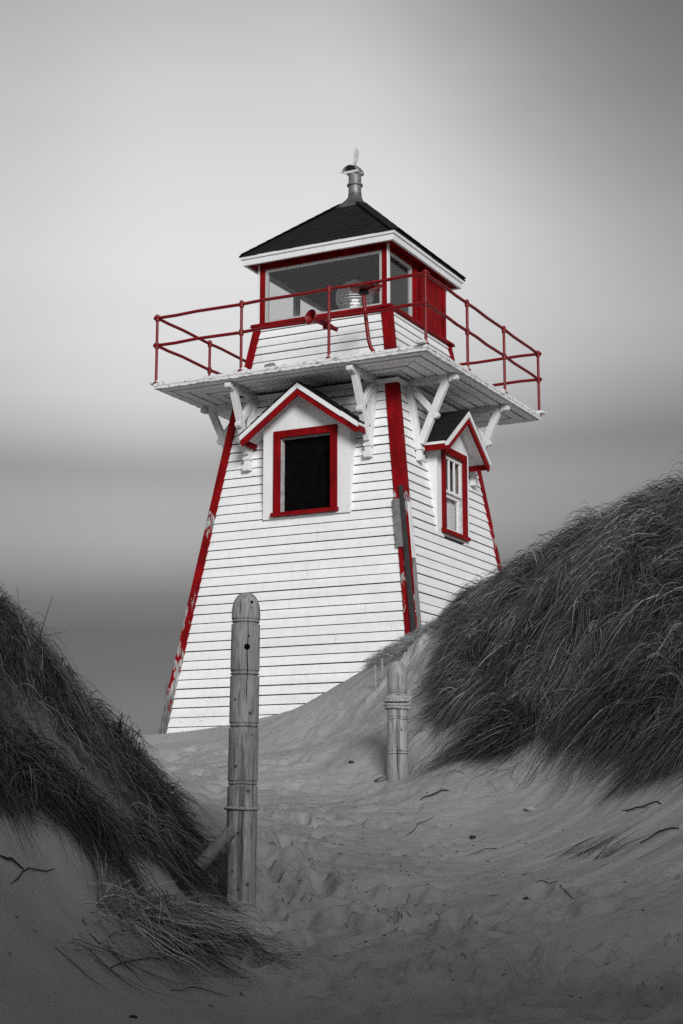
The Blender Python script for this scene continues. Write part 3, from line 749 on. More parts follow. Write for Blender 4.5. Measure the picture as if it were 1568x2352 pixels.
pts += [(0,0,zr-1.1),(0,3.5,zr-1.0),(-3,2,zr-.45),(3,2,zr-.75),(-2.3,4.6,zr+.5),(2.9,4.6,zr+.3),(-3.4,7.5,zr+.9),(-3.6,9.5,zr+1.6),(4.2,8.5,zr+.5),(4.6,11,zr+1.35),(4.8,13.5,zr+2.2),(5.2,16,zr+3.0),  # unseen banks either side of the camera raised to shade the near sand
 (-2.6,12,zr+.75),(-4.5,12,zr+.9),(-3,15,zr+.55),(-4.5,18,zr+.7),(-3.6,22,zr+1.1),(-3,25,zr+.9),(-6,25,zr+.5),(1.2,22.6,zr+2.5),(2.4,24.2,zr+3.0),(2.6,20.5,zr+2.6),(4.5,20,zr+2.6),(4.5,24,zr+2.6),(0,27,zr+1.6),(3,28,zr+2.2),(-0.5,24.5,zr+1.6),(6,20,zr+2.7),(-5,6,zr+.8),(6,6,zr+.6),(-6,0,zr),(6,0,zr)]
P_ = np.array(pts)
def tps_fit(P):
    n = len(P); d = np.hypot(P[:, None, 0]-P[None, :, 0], P[:, None, 1]-P[None, :, 1])
    K = np.where(d > 0, d*d*np.log(d+1e-12), 0) + np.eye(n)*0.02
    A = np.zeros((n+3, n+3)); A[:n, :n] = K; A[:n, n] = 1; A[:n, n+1:] = P[:, :2]; A[n, :n] = 1; A[n+1:, :n] = P[:, :2].T
    return np.linalg.solve(A, np.concatenate([P[:, 2], [0, 0, 0]]))
W_ = tps_fit(P_)
def tps(x, y):
    x = np.asarray(x, float); y = np.asarray(y, float); r = W_[-3] + W_[-2]*x + W_[-1]*y
    for i in range(len(P_)):
        d2 = (x-P_[i, 0])**2 + (y-P_[i, 1])**2
        r = r + W_[i]*0.5*d2*np.log(d2+1e-12)
    return r
def base_z(x, y):
    x = np.asarray(x, float); y = np.asarray(y, float)
    near = tps(np.clip(x, -7.5, 7.5), np.clip(y, -1, 29))
    far = zr + 0.2 + 0.7*fbm(x*.05, y*.05, 3, 3) - 1.2*sstep(40, 120, np.hypot(x, y)) 
    # unseen tall dune added behind the camera to shade the foreground sand
    far = far + SHADE_DUNE*np.exp(-((y + 7.5 + 1.2*vnoise(x*.12, x*0+3, 5))/3.6)**2)*sstep(60, 25, np.abs(x))*(1 + .15*vnoise(x*.15, y*.15, 8))
    w = sstep(6.0, 9.5, np.abs(x))
    w = np.maximum(w, sstep(27, 33, y)); w = np.maximum(w, sstep(1.5, -3.0, y))
    return near*(1-w) + far*w
SHADE_DUNE = 6.6  # height of the added dune that blocks the sun
rf = np.random.default_rng(4)
FOOT = []
for u0, u1, v0, v1, n in ((560, 1000, 1990, 2230, 60), (580, 760, 1850, 2000, 30), (380, 560, 1715, 1850, 22), (900, 1300, 2040, 2200, 26), (1000, 1560, 2150, 2350, 40), (620, 900, 2200, 2350, 14)):
    for i in range(n):
        u, v = rf.uniform(u0, u1), rf.uniform(v0, v1)
        FOOT.append((u, v, rf.uniform(0.04, 0.10), rf.uniform(0.010, 0.032), rf.uniform(-.6, .6), rf.uniform(1.2, 2.2)))
for u, v, r, d in ((840,2100,.07,.06),(735,2027,.09,.05),(740,2050,.09,.05),(615,2010,.08,.06),(660,1950,.10,.06),(928,2118,.09,.05),(700,1880,.06,.06),(1045,2112,.07,.05),(655,1932,.07,.05),(1000,2095,.08,.04)):
    FOOT.append((u, v, r, d, 0.2, 1.5))
def ground_at(u, v):
    """first hit of the photo ray (u, v) with the smooth dune surface"""
    Y = np.arange(5.0, 26, 0.02); a = np.array([at(u, v, y) for y in (1.0,)])[0]
    X = a[0]*Y; Z = CAMZ + (a[2]-CAMZ)*Y
    h = Z - base_z(X, Y); i = np.argmax(h < 0)
    return (float(X[i]), float(Y[i])) if h[i] < 0 else None
FP = []
for (u, v, r, d, an, el) in FOOT:
    g = ground_at(u, v)
    if g: FP.append((g[0], g[1], r, d, an, el))
LEDGE = [(ground_at(u, v), L_, A_) for u, v, L_, A_ in ((945, 1512, .25, .16), (978, 1470, .2, .09), (868, 1590, .18, .07), (947, 1592, .14, .09), (1000, 1500, .18, .10), (975, 1545, .2, .10))]
PEB = ground_at(1212, 1852); SCO = ground_at(1170, 1812)
def detail_z(x, y, b):
    u, v = px(x, y, b)
    z = np.zeros_like(b)
    right = sstep(0.1, 1.3, x - 0.15*(y-10) + .25*vnoise(x*.7, y*.5, 2))
    # wind streaks down the right-hand slope
    dx, dy = 0.80, 0.60
    al = x*dx + y*dy; ac = -x*dy + y*dx
    wv = .35*fbm(x*.9, y*.9, 23, 2)
    st = fbm(al*.38, (ac + wv*.3)*5.5, 21, 3, .55)
    z += right*(0.004*st + 0.020*np.maximum(0, fbm(al*.6, (ac + wv*.15)*11, 25, 3, .6)) + 0.007*fbm(al*.9, ac*20, 27, 2))
    # trodden path: lumps
    path = (1-right)*sstep(6.5, 8.5, y)*sstep(21, 17, y)
    ch = fbm(x*4.6 + .5*vnoise(x*3, y*3, 5), y*4.2, 33, 4, .55)
    z += path*(0.014*fbm(x*1.8, y*1.5, 31, 3, .5) - 0.024*sstep(.12, .42, ch) + .010*sstep(.1, .5, -ch) + 0.010*fbm(x*13, y*12, 37, 3, .6))
    lo_ = sstep(10.2, 8.0, y)*sstep(-1.0, .2, x)
    rp = fbm(x*2.2, y*6.5 + .8*vnoise(x*1.5, y*2, 6), 45, 4, .55)
    z += lo_*(0.010*fbm(x*1.5, y*2.5, 41, 3, .5) - 0.050*sstep(.05, .40, rp) + .008*fbm(x*9, y*20, 47, 2))
    z += 0.004*fbm(x*12, y*12, 51, 3)
    # far sand behind: gentle ripple near tower
    pit = np.zeros_like(b); rim = np.zeros_like(b)
    for (fx, fy, r, d, an, el) in FP:
        m = (np.abs(x-fx) < 3*r) & (np.abs(y-fy) < 5*r)
        if not m.any(): continue
        c, s = math.cos(an), math.sin(an); a = ((x[m]-fx)*c + (y[m]-fy)*s)/r; q = (-(x[m]-fx)*s + (y[m]-fy)*c)/(r*el)
        rr_ = np.sqrt(a*a+q*q)*(1 + .25*vnoise(x[m]*11, y[m]*11, 7))
        pit[m] = np.minimum(pit[m], -1.9*d*(1 - sstep(.5, 1.05, rr_))); rim[m] = np.maximum(rim[m], 0.8*d*np.exp(-((rr_-1.35)/.35)**2))
    z += pit + rim*(pit > -.004)
    # little sand scarps beside the small post
    for g, L_, A_ in LEDGE:
        if g is None: continue
        s_ = (x-g[0])*.80 + (y-g[1])*.60; t_ = (x-g[0])*(.60) - (y-g[1])*.80 + .05*vnoise(x*7, y*7, 9)
        z += A_*np.exp(-(s_/L_)**4)*np.exp(np.minimum(0, t_+.012)/.16)*(1 - sstep(-.012, .012, t_))
    # scour hollows around the pebble
    for g, sx, dp in ((PEB, .30, .05), (SCO, .16, .05)):
        if g is None: continue
        al2 = (x-g[0])*dx + (y-g[1])*dy; ac2 = -(x-g[0])*dy + (y-g[1])*dx
        lip = np.exp(-((np.hypot(al2/1.0-.12, ac2*1.4) - sx)/.035)**2)*(ac2 < 0.05)
        z += 0.030*lip - dp*np.exp(-((al2-.1)/sx)**2 - (ac2/(sx*.7))**2)
    return z
def terr(x, y):
    b = base_z(x, y); return b + detail_z(np.asarray(x, float), np.asarray(y, float), b)
def axis(lo, hi, st, far, ratio):
    a = list(np.arange(lo, hi, st)); s = st
    while a[-1] < far: s *= ratio; a.append(a[-1]+s)
    s = st
    while a[0] > -far: s *= ratio; a.insert(0, a[0]-s)
    return np.array(a)
GX = axis(-3.0, 4.0, 0.021, 2500, 1.17)
gy = [5.2]; 
while gy[-1] < 23.0: gy.append(gy[-1] + 0.0027*gy[-1])
s_ = .1
while gy[-1] < 3000: gy.append(gy[-1]+s_); s_ *= 1.17
s_ = .05
while gy[0] > -2500: gy.insert(0, gy[0]-s_); s_ *= 1.13
GY = np.array(gy)
XX, YY = np.meshgrid(GX, GY); ZZ = terr(XX.ravel(), YY.ravel()).reshape(XX.shape)
fin = (XX > -9) & (XX < 9) & (YY > -3) & (YY < 33)
def terr_i(x, y):
    """bilinear lookup in the built grid"""
    x = np.asarray(x, float); y = np.asarray(y, float)
    i = np.clip(np.searchsorted(GX, x)-1, 0, len(GX)-2); j = np.clip(np.searchsorted(GY, y)-1, 0, len(GY)-2)
    fx = (x-GX[i])/(GX[i+1]-GX[i]); fy = (y-GY[j])/(GY[j+1]-GY[j])
    return (ZZ[j, i]*(1-fx)+ZZ[j, i+1]*fx)*(1-fy) + (ZZ[j+1, i]*(1-fx)+ZZ[j+1, i+1]*fx)*fy
def inpoly(u, v, poly):
    r = np.zeros(u.shape, bool); n = len(poly)
    for i in range(n):
        (x0, y0), (x1, y1) = poly[i], poly[(i+1) % n]
        c = ((y0 > v) != (y1 > v)) & (u < (x1-x0)*(v-y0)/((y1-y0) if y1 != y0 else 1e-9) + x0); r ^= c
    return r
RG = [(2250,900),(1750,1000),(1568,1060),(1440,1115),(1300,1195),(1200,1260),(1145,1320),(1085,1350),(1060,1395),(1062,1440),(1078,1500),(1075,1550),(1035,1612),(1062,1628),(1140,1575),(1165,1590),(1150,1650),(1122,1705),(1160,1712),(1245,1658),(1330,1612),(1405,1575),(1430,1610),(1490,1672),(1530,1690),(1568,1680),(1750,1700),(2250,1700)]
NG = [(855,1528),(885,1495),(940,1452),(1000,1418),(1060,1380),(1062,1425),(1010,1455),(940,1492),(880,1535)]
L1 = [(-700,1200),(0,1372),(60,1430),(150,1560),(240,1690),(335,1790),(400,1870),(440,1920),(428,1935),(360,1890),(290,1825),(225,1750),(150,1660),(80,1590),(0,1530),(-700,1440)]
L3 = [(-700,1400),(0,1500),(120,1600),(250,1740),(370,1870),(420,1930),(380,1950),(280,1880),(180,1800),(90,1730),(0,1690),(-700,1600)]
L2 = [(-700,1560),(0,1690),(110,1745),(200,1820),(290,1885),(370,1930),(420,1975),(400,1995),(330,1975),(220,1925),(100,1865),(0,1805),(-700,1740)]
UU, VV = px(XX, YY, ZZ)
litter_dim = np.zeros(XX.shape)
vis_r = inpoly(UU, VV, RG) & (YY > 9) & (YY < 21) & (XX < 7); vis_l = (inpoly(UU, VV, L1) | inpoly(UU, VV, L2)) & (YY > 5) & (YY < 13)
litter_dim[inpoly(UU, VV, L3) & (YY > 5) & (YY < 13)] = .5; litter_dim[vis_r | vis_l] = 1.0  # half value paints the left sand strip dim; full value is litter under grass
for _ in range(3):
    q = litter_dim.copy(); q[1:-1, 1:-1] = (litter_dim[1:-1, 1:-1]*2 + litter_dim[:-2, 1:-1] + litter_dim[2:, 1:-1] + litter_dim[1:-1, :-2] + litter_dim[1:-1, 2:])/6; litter_dim = q
nx, ny = len(GX), len(GY)
me = bpy.data.meshes.new('sand')
idx = np.arange(nx*ny).reshape(ny, nx)
fc = np.stack([idx[:-1, :-1], idx[:-1, 1:], idx[1:, 1:], idx[1:, :-1]], -1).reshape(-1, 4)
me.vertices.add(nx*ny); me.vertices.foreach_set('co', np.stack([XX, YY, ZZ], -1).astype(np.float32).ravel())
me.loops.add(fc.size); me.loops.foreach_set('vertex_index', fc.ravel().astype(np.int32))
me.polygons.add(len(fc)); me.polygons.foreach_set('loop_start', np.arange(0, fc.size, 4, dtype=np.int32))
me.polygons.foreach_set('use_smooth', np.ones(len(fc), bool)); me.update(calc_edges=True); me.validate()
at_ = me.attributes.new('litter', 'FLOAT', 'POINT'); at_.data.foreach_set('value', litter_dim.astype(np.float32).ravel())
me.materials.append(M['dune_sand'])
ground = bpy.data.objects.new('sand', me); COL.objects.link(ground); tag(ground, 'rippled grey dune sand with a trodden path', kind='structure')
# ------------------------------------------------------------------ GRASS (ribbon blades that follow the slope)
def blades(name, X, Y, dirx, diry, length, lift, width, matname, segs=6, droop=0.02, wig=0.25, shade=None, end_h=None, seed=1):
    """X,Y roots; (dirx,diry) lie direction; each blade runs along the slope and bows up by `lift`"""
    n = len(X); g = np.random.default_rng(seed)
    t = np.linspace(0, 1, segs+1)
    ang = np.arctan2(diry, dirx); drop = g.uniform(.25, 1.0, n)
    bend = g.normal(0, wig, n)
    px_ = np.zeros((n, segs+1)); py_ = np.zeros((n, segs+1)); pz = np.zeros((n, segs+1))
    x = X.copy(); y = Y.copy()
    eh = np.zeros(n) + 0.02 if end_h is None else end_h
    for k in range(segs+1):
        a = ang + bend*t[k]
        if k > 0:
            st = length/segs; x = x + np.cos(a)*st; y = y + np.sin(a)*st
        px_[:, k] = x; py_[:, k] = y
        prof = np.sin(math.pi*min(1, t[k]*1.0)**0.75)*1.0
        h = lift*((1 - (1 - t[k])**2.5) - drop*t[k]**2.3) + eh*t[k]
        pz[:, k] = terr_i(x, y) + h - (0.02 if k == 0 else 0)
    # ribbon sideways vector: horizontal perpendicular with random roll
    roll = g.uniform(-1.2, 1.2, n)
    sx = -np.sin(ang)*np.cos(roll); sy = np.cos(ang)*np.cos(roll); sz = np.sin(roll)
    wprof = np.array([0.7, 1, 1, .95, .85, .6, .35, .1])
    wp = np.interp(t, np.linspace(0, 1, 8), wprof)
    V = np.zeros((n, segs+1, 2, 3), np.float32)
    for sgn, q in ((-.5, 0), (.5, 1)):
        V[:, :, q, 0] = px_ + sx[:, None]*width[:, None]*wp*sgn; V[:, :, q, 1] = py_ + sy[:, None]*width[:, None]*wp*sgn; V[:, :, q, 2] = pz + sz[:, None]*width[:, None]*wp*sgn
    nv = (segs+1)*2; base = (np.arange(n)*nv)[:, None, None]
    k = np.arange(segs)[None, :, None]*2
    F = (base + k + np.array([0, 1, 3, 2])[None, None, :]).reshape(-1, 4)
    me = bpy.data.meshes.new(name); me.vertices.add(n*nv); me.vertices.foreach_set('co', V.ravel())
    me.loops.add(F.size); me.loops.foreach_set('vertex_index', F.ravel().astype(np.int32))
    me.polygons.add(len(F)); me.polygons.foreach_set('loop_start', np.arange(0, F.size, 4, dtype=np.int32))
    me.polygons.foreach_set('use_smooth', np.ones(len(F), bool)); me.update(calc_edges=True)
    sh = g.random(n)**1.8 if shade is None else shade
    a = me.attributes.new('shade', 'FLOAT', 'POINT'); a.data.foreach_set('value', np.repeat(sh, nv).astype(np.float32))
    me.materials.append(M[matname])
    o = bpy.data.objects.new(name, me); COL.objects.link(o); return o
def join_mesh(objs, name):
    """merge several blade meshes (one plant) into one object"""
    base = objs[0]
    if len(objs) > 1:
        with bpy.context.temp_override(active_object=base, selected_editable_objects=objs, selected_objects=objs, object=base):
            bpy.ops.object.join()
    base.name = name; base.data.name = name; return base
def sample(n, x0, x1, y0, y1, polys, gen, dens=None):
    X = gen.uniform(x0, x1, n); Y = gen.uniform(y0, y1, n); Z = terr_i(X, Y); u, v = px(X, Y, Z)
    m = np.zeros(n, bool)
    for p in polys: m |= inpoly(u, v, p)
    if dens is not None: m &= gen.random(n) < dens(X, Y, u, v)
    return X[m], Y[m], u[m], v[m]
g = np.random.default_rng(21)
# right-hand dune: tussocks of marram swept down and to the left
CRU, CRV = [940, 1145, 1300, 1440, 1568, 1750], [1480, 1372, 1280, 1202, 1165, 1100]
def tussocks(nc, per, box, polys, rad, angf, l0, l1, lift, width, seed, dens=None, spread=.16, dirvar=.36):
    gg = np.random.default_rng(seed)
    X, Y, u, v = sample(nc, *box, polys, gg, dens); n = len(X)
    k = gg.poisson(per*gg.uniform(.45, 1.5, n)); idx = np.repeat(np.arange(n), k); m = len(idx)
    a0 = angf(X, Y, u, v) + gg.normal(0, dirvar, n); up = gg.gamma(2.2, .45, n); ln = gg.uniform(.8, 1.2, n); sh = gg.normal(0, .16, n)
    r = rad*np.sqrt(gg.random(m))*1.3; th = gg.uniform(0, 6.28, m)
    bx = X[idx] + r*np.cos(th); by = Y[idx] + r*np.sin(th)
    ang = a0[idx] + gg.normal(0, spread, m)
    length = gg.uniform(l0, l1, m)*ln[idx]; lf = lift*up[idx]*gg.uniform(.3, 1.3, m)
    shade = np.clip(gg.random(m)**2.4*.55 + sh[idx] + .04 + (gg.random(m) > .90)*gg.uniform(.25, .75, m), 0, 1)
    wd = gg.uniform(width*.6, width*1.35, m)
    return bx, by, u[idx], v[idx], ang, length, lf, wd, shade, gg
def crest_of(u, v): return sstep(110, 0, v - np.interp(u, CRU, CRV))
def ang_r(X, Y, u, v): return R(214) + .34*fbm(X*.8, Y*.8, 81, 3) - crest_of(u, v)*R(26)
bx, by, u, v, ang, ln_, lf, wd_, shd, gg = tussocks(5200, 62, (-.5, 6.6, 10.5, 20.5), [RG], .085, ang_r, .38, .95, .17, .0078, 3, None, .17, .46)
cr_ = crest_of(u, v); n = len(bx)
o1 = blades('dune_grass', bx, by, np.cos(ang), np.sin(ang), ln_*(1 - .35*cr_)*(.55 + .45*sstep(1050, 1160, u))*(1 - .15*sstep(1430, 1600, v)), lf*(1 - .3*cr_), wd_, 'marram_grass', 6, wig=.15, shade=np.clip(shd + .10*cr_, 0, 1), end_h=gg.uniform(0, .05, n) + cr_*gg.uniform(0, .09, n), seed=3)
# loose crossing, upright and broken blades
X, Y, u, v = sample(14500, -0.5, 6.6, 10.5, 20.5, [RG], g); n = len(X); ang = g.normal(R(200), 1.1, n); cr_ = crest_of(u, v)
o2 = blades('dune_grass', X, Y, np.cos(ang), np.sin(ang), g.uniform(.2, .60, n)*(1-.2*cr_), g.uniform(.10, .30, n)*(1-.3*cr_), g.uniform(.003, .007, n), 'marram_grass', 6, wig=.35, shade=np.clip(g.random(n)**1.4*.9+.1, 0, 1), end_h=g.uniform(0, .20, n)*(1-.35*cr_), seed=4)
# single shoots thinning out over the sand below the thatch
SH = [(930,1640),(1040,1600),(1160,1640),(1300,1590),(1568,1640),(1700,1660),(1700,1800),(1568,1775),(1400,1775),(1250,1770),(1060,1800),(1000,1740),(920,1690)]
X, Y, u, v = sample(9000, -0.5, 4.8, 9.5, 18, [SH], g, lambda X, Y, u, v: .10 + .5*(fbm(X*2, Y*2, 73, 2) > .25)); n = len(X); ang = g.normal(R(214), .5, n)
o2b = blades('dune_grass', X, Y, np.cos(ang), np.sin(ang), g.uniform(.12, .5, n), g.uniform(.0, .07, n), g.uniform(.003, .007, n), 'marram_grass', 6, wig=.5, shade=g.random(n)**1.6, end_h=g.uniform(0, .02, n), seed=14)
rg = join_mesh([o1, o2, o2b], 'dune_grass'); tag(rg, 'thick windswept marram grass hanging down the right-hand dune', 'grass', kind='stuff')
# sparse pale grass at the foot of the tower corner
X, Y, u, v = sample(15000, -0.6, 2.2, 16.5, 21.8, [NG], g); n = len(X); ang = g.normal(R(190), .7, n)
o3 = blades('corner_grass', X, Y, np.cos(ang), np.sin(ang), g.uniform(.10, .30, n), g.uniform(.02, .12, n), g.uniform(.004, .007, n), 'dry_pale_grass', 5, wig=.8, end_h=g.uniform(0, .12, n), seed=6)
tag(o3, 'sparse pale dry grass around the sand-buried tower corner', 'grass', kind='stuff')
# left dune
def ang_l(X, Y, u, v): return np.where(inpoly(u, v, L1), R(-36), R(-44)) + .5*fbm(X*1.4, Y*1.4, 95, 3)
dl = lambda X, Y, u, v: 0.10 + 0.90*sstep(-.5, .2, fbm(X*1.9, Y*1.9, 91, 3))
bx, by, u, v, ang, ln_, lf, wd_, shd, gg = tussocks(4300, 36, (-5.0, .2, 6.0, 11.2), [L1, L2], .06, ang_l, .14, .46, .095, .0052, 8, dl, .26, .7)
n = len(bx)
o4 = blades('dune_grass', bx, by, np.cos(ang), np.sin(ang), ln_, lf, wd_, 'marram_grass', 6, wig=.3, shade=np.clip(shd*.7, 0, 1), end_h=gg.uniform(0, .05, n), seed=8)
X, Y, u, v = sample(15000, -5.0, 0.2, 6.0, 11.2, [L1, L2, L3], g); n = len(X); ang = np.where(g.random(n) < .55, g.normal(R(-40), .6, n), g.uniform(-3.14, 3.14, n))
o5 = blades('dune_grass', X, Y, np.cos(ang), np.sin(ang), g.uniform(.12, .5, n), g.uniform(.03, .18, n) + (g.random(n) > .85)*.10, g.uniform(.002, .0042, n), 'marram_grass', 8, wig=.8, shade=g.random(n)**1.5*.9+.1, end_h=g.uniform(-.02, .12, n), seed=9)
lg = join_mesh([o4, o5], 'dune_grass'); tag(lg, 'dark tangled marram grass over the left-hand dune', 'grass', kind='stuff')
# foreground tuft fanning out to the right
def tuft(name, u0, v0, n, spread_u, spread_v, a0, da, l0, l1, hi, matname, seed, wmin=.003, wmax=.006, sk_=1.2):
    gg = np.random.default_rng(seed); X = []; Y = []
    for i in range(n):
        p = ground_at(u0 + gg.normal(0, spread_u), v0 + gg.normal(0, spread_v))
        X.append(p[0]); Y.append(p[1])
    X = np.array(X); Y = np.array(Y); ang = gg.normal(a0, da, n)
    return blades(name, X, Y, np.cos(ang), np.sin(ang), gg.uniform(l0, l1, n), gg.uniform(0, hi, n), gg.uniform(wmin, wmax, n), matname, 7, wig=.22, end_h=gg.uniform(0, hi*.5, n), shade=np.clip(gg.random(n)**sk_, 0, 1), seed=seed)
t1 = tuft('grass_tuft', 330, 2085, 330, 55, 16, R(-12), .62, .18, .60, .17, 'dry_pale_grass', 31, .003, .0075, .75)
t2 = tuft('grass_tuft', 400, 2110, 240, 45, 14, R(-24), .40, .25, .72, .07, 'marram_grass', 32)
t3 = tuft('grass_tuft', 240, 2080, 60, 14, 10, R(60), .9, .10, .30, .22, 'dry_pale_grass', 33)
tf = join_mesh([t1, t2, t3], 'grass_tuft'); tag(tf, 'pale flattened grass tuft fanning rightwards on the sand below the tall post', 'grass tuft')
t4 = tuft('grass_tuft', 1330, 1978, 60, 45, 9, R(24), .25, .2, .55, .05, 'marram_grass', 34)
tag(t4, 'thin uprooted grass bundle lying on bare sand at the right', 'grass tuft')
t5 = tuft('grass_tuft', 210, 2165, 34, 55, 12, R(-6), .5, .2, .6, .07, 'marram_grass', 35)
tag(t5, 'few loose grass runners on the sand at bottom left', 'grass tuft')
# single stalks standing clear of the left dune
def stalk(name, pts, r, matname, label, cat):
    b = MB(); n = len(pts); b.tube(pts, [r*(1 - .75*i/(n-1)) for i in range(n)], matname, 6); o = b.build(name, smooth=True); o.data.attributes.new('shade', 'FLOAT', 'POINT').data.foreach_set('value', [.25]*len(o.data.vertices)); return tag(o, label, cat)
stalk('grass_stalk', [at(84, 1490, 9.5), at(95, 1450, 9.48), at(108, 1410, 9.46), at(123, 1366, 9.44)], .0045, 'marram_grass', 'tall straight grass stalk rising from the left dune crest', 'grass stalk')
stalk('grass_stalk', [at(75, 1465, 9.5), at(110, 1458, 9.48), at(157, 1450, 9.46)], .0035, 'marram_grass', 'level grass stalk pointing right from the left dune crest', 'grass stalk')
stalk('grass_stalk', [at(5, 1640, 9.2), at(60, 1600, 9.3), at(120, 1583, 9.4), at(165, 1592, 9.5), at(196, 1620, 9.6), at(211, 1655, 9.7), at(212, 1695, 9.9)], .0032, 'marram_grass', 'long bent grass stalk arching over the left dune edge', 'grass stalk')
stalk('grass_stalk', [at(110, 1545, 9.5), at(160, 1590, 9.6), at(215, 1660, 9.7), at(275, 1730, 9.8), at(330, 1810, 9.95)], .003, 'marram_grass', 'long grass stalk lying along the left dune edge', 'grass stalk')
b = MB(); b.tube([at(335, 1785, 10.1), at(360, 1800, 10.1), at(385, 1812, 10.1), at(403, 1806, 10.1)], .006, 'dark_twig', 6); b.tube([at(360, 1800, 10.1), at(372, 1785, 10.1), at(380, 1778, 10.1)], .004, 'dark_twig', 5); b.tube([at(378, 1808, 10.1), at(376, 1825, 10.1), at(388, 1822, 10.1)], .004, 'dark_twig', 5); b.tube([at(385, 1812, 10.1), at(392, 1799, 10.1)], .004, 'dark_twig', 5)
tw = b.build('twig'); tag(tw, 'small dark branching twig sticking out of the left dune', 'twig')
# ------------------------------------------------------------------ POSTS
def profile_post(name, base_uv, Yd, top_uv, rad, grooves, dome, matname, under=0.5):
    A = at(base_uv[0], base_uv[1], Yd); B = at(top_uv[0], top_uv[1], Yd + 0.02)
    ax = (B - A); Ln = ax.length; ax.normalize()
    root = empty(name, A)
    q = Vector((0, 0, 1)).rotation_difference(ax); root.rotation_mode = 'QUATERNION'; root.rotation_quaternion = q
    b = MB(); prof = [(rad*1.06, -under)]
    zs = sorted(set(list(np.linspace(-under, Ln - dome, 60)) + [Ln*gv + d for gv in grooves for d in (-.024, -.02, -.016, -.008, 0, .008, .012, .016)]))
    for z in zs:
        r = rad*(1.04 - .07*max(0, z)/Ln)
        for gv in grooves:
            d = z - Ln*gv
            if -.021 <= d <= -.015: r -= .012
            if -.009 <= d <= .012: r -= .008*max(0, 1-abs(d-.002)/.011)
        prof.append((r, z))
    rt = rad*.97
    for i in range(1, 15):
        t = i/14*math.pi/2; prof.append((max(.001, rt*math.cos(t)**.85), Ln - dome + dome*math.sin(t)))
    n = 36; b.lathe(prof, matname, n)
    rr = random.Random(3)
    b.v = [(x*(1 + .012*math.sin(3*math.atan2(y, x) + z*2)), y*(1 + .012*math.sin(2*math.atan2(y, x) + 1 + z)), z) for x, y, z in b.v]
    o = b.build('shaft', root, smooth=True); return root, Ln
post1, L1n = profile_post('wooden_post', (552, 2075), 9.75, (567, 1361), 0.089, [.905, .735, .565, .38], .125, 'weathered_post_wood')
tag(post1, 'tall rounded weathered wooden post standing in the path before the lighthouse', 'wooden post')
def hole(parent, ang, z, r, rad):
    b = MB(); n = 16; c = Vector((math.cos(ang)*rad, math.sin(ang)*rad, z)); t = Vector((-math.sin(ang), math.cos(ang), 0)); d = Vector((math.cos(ang), math.sin(ang), 0))
    vs = [c + t*math.cos(2*math.pi*i/n)*r*1.05 + Vector((0, 0, 1))*math.sin(2*math.pi*i/n)*r*1.1 for i in range(n)]
    vs2 = [p - d*.02 for p in vs]
    b.add(vs + vs2 , [tuple(range(n)), tuple(range(2*n-1, n-1, -1))] + [(i, (i+1) % n, (i+1) % n + n, i+n) for i in range(n)], 'matte_black'); return b.build('bolt_hole', parent)
hole(post1, R(-80), L1n*.815, .0165, .0905)
hole(post1, R(-76), L1n*.85, .006, .0885); hole(post1, R(-62), L1n*.963, .008, .083)
def crack(parent, ang, z0, z1, rad, w=.004):
    b = MB(); n = 14; rr = random.Random(int(z0*100)); vs = []
    for i in range(n+1):
        z = z0 + (z1-z0)*i/n; a = ang + .02*math.sin(i*1.3) + .012*rr.uniform(-1, 1) - .03*i/n; ww = w*math.sin(math.pi*(i+.3)/(n+.6))
        for s in (-1, 1): vs.append((math.cos(a + s*ww/2/rad)*(rad*(1.0)), math.sin(a + s*ww/2/rad)*rad, z))
    b.add(vs, [(2*i, 2*i+1, 2*i+3, 2*i+2) for i in range(n)], 'matte_black')
    o = b.build('split', parent); return o
ck = lambda z: 0.089*(1.04 - .07*z/L1n)*1.012 + .0012
def knot(parent, ang, z, r, rad):
    o = hole(parent, ang, z, r, rad); o.name = 'knot'; o.data.name = 'knot'; o.data.materials[0] = M['weathered_dark_wood']
for an_, zf, r_ in ((-63, .60, .012), (-114, .43, .011), (-64, .352, .013), (-123, .645, .008), (-51, .53, .006), (-100, .22, .009), (-60, .06, .012), (-95, .045, .010), (-118, .10, .008)):
    knot(post1, R(an_), L1n*zf, r_*.75, 0.089*(1.04 - .07*zf)*1.012 + .002)
crack(post1, R(-77), L1n*.60, L1n*.93, ck(L1n*.76)+.001, .0055)
crack(post1, R(-84), L1n*.05, L1n*.34, ck(L1n*.2)+.001, .004)
crack(post1, R(-120), L1n*.40, L1n*.52, ck(L1n*.45)+.001, .003)
crack(post1, R(-140), L1n*.18, L1n*.37, ck(L1n*.28)+.001, .004)
crack(post1, R(-45), L1n*.08, L1n*.55, ck(L1n*.3)+.001, .003)
crack(post1, R(-108), L1n*.915, L1n*.975, .0895, .003)
post2, L2n = profile_post('wooden_post', (912, 1786), 14.2, (911, 1518), 0.0905, [.735, .505, .085+.13], .13, 'weathered_post_wood')
tag(post2, 'shorter rounded wooden post on the right slope with thick rope coils', 'wooden post')
for an_, zf in ((-88, .60), (-70, .40), (-80, .23)): knot(post2, R(an_), L2n*zf, .009, .0935)
crack(post2, R(-92), L2n*.02, L2n*.30, .0945, .004); crack(post2, R(-115), L2n*.28, L2n*.52, .0945, .003)
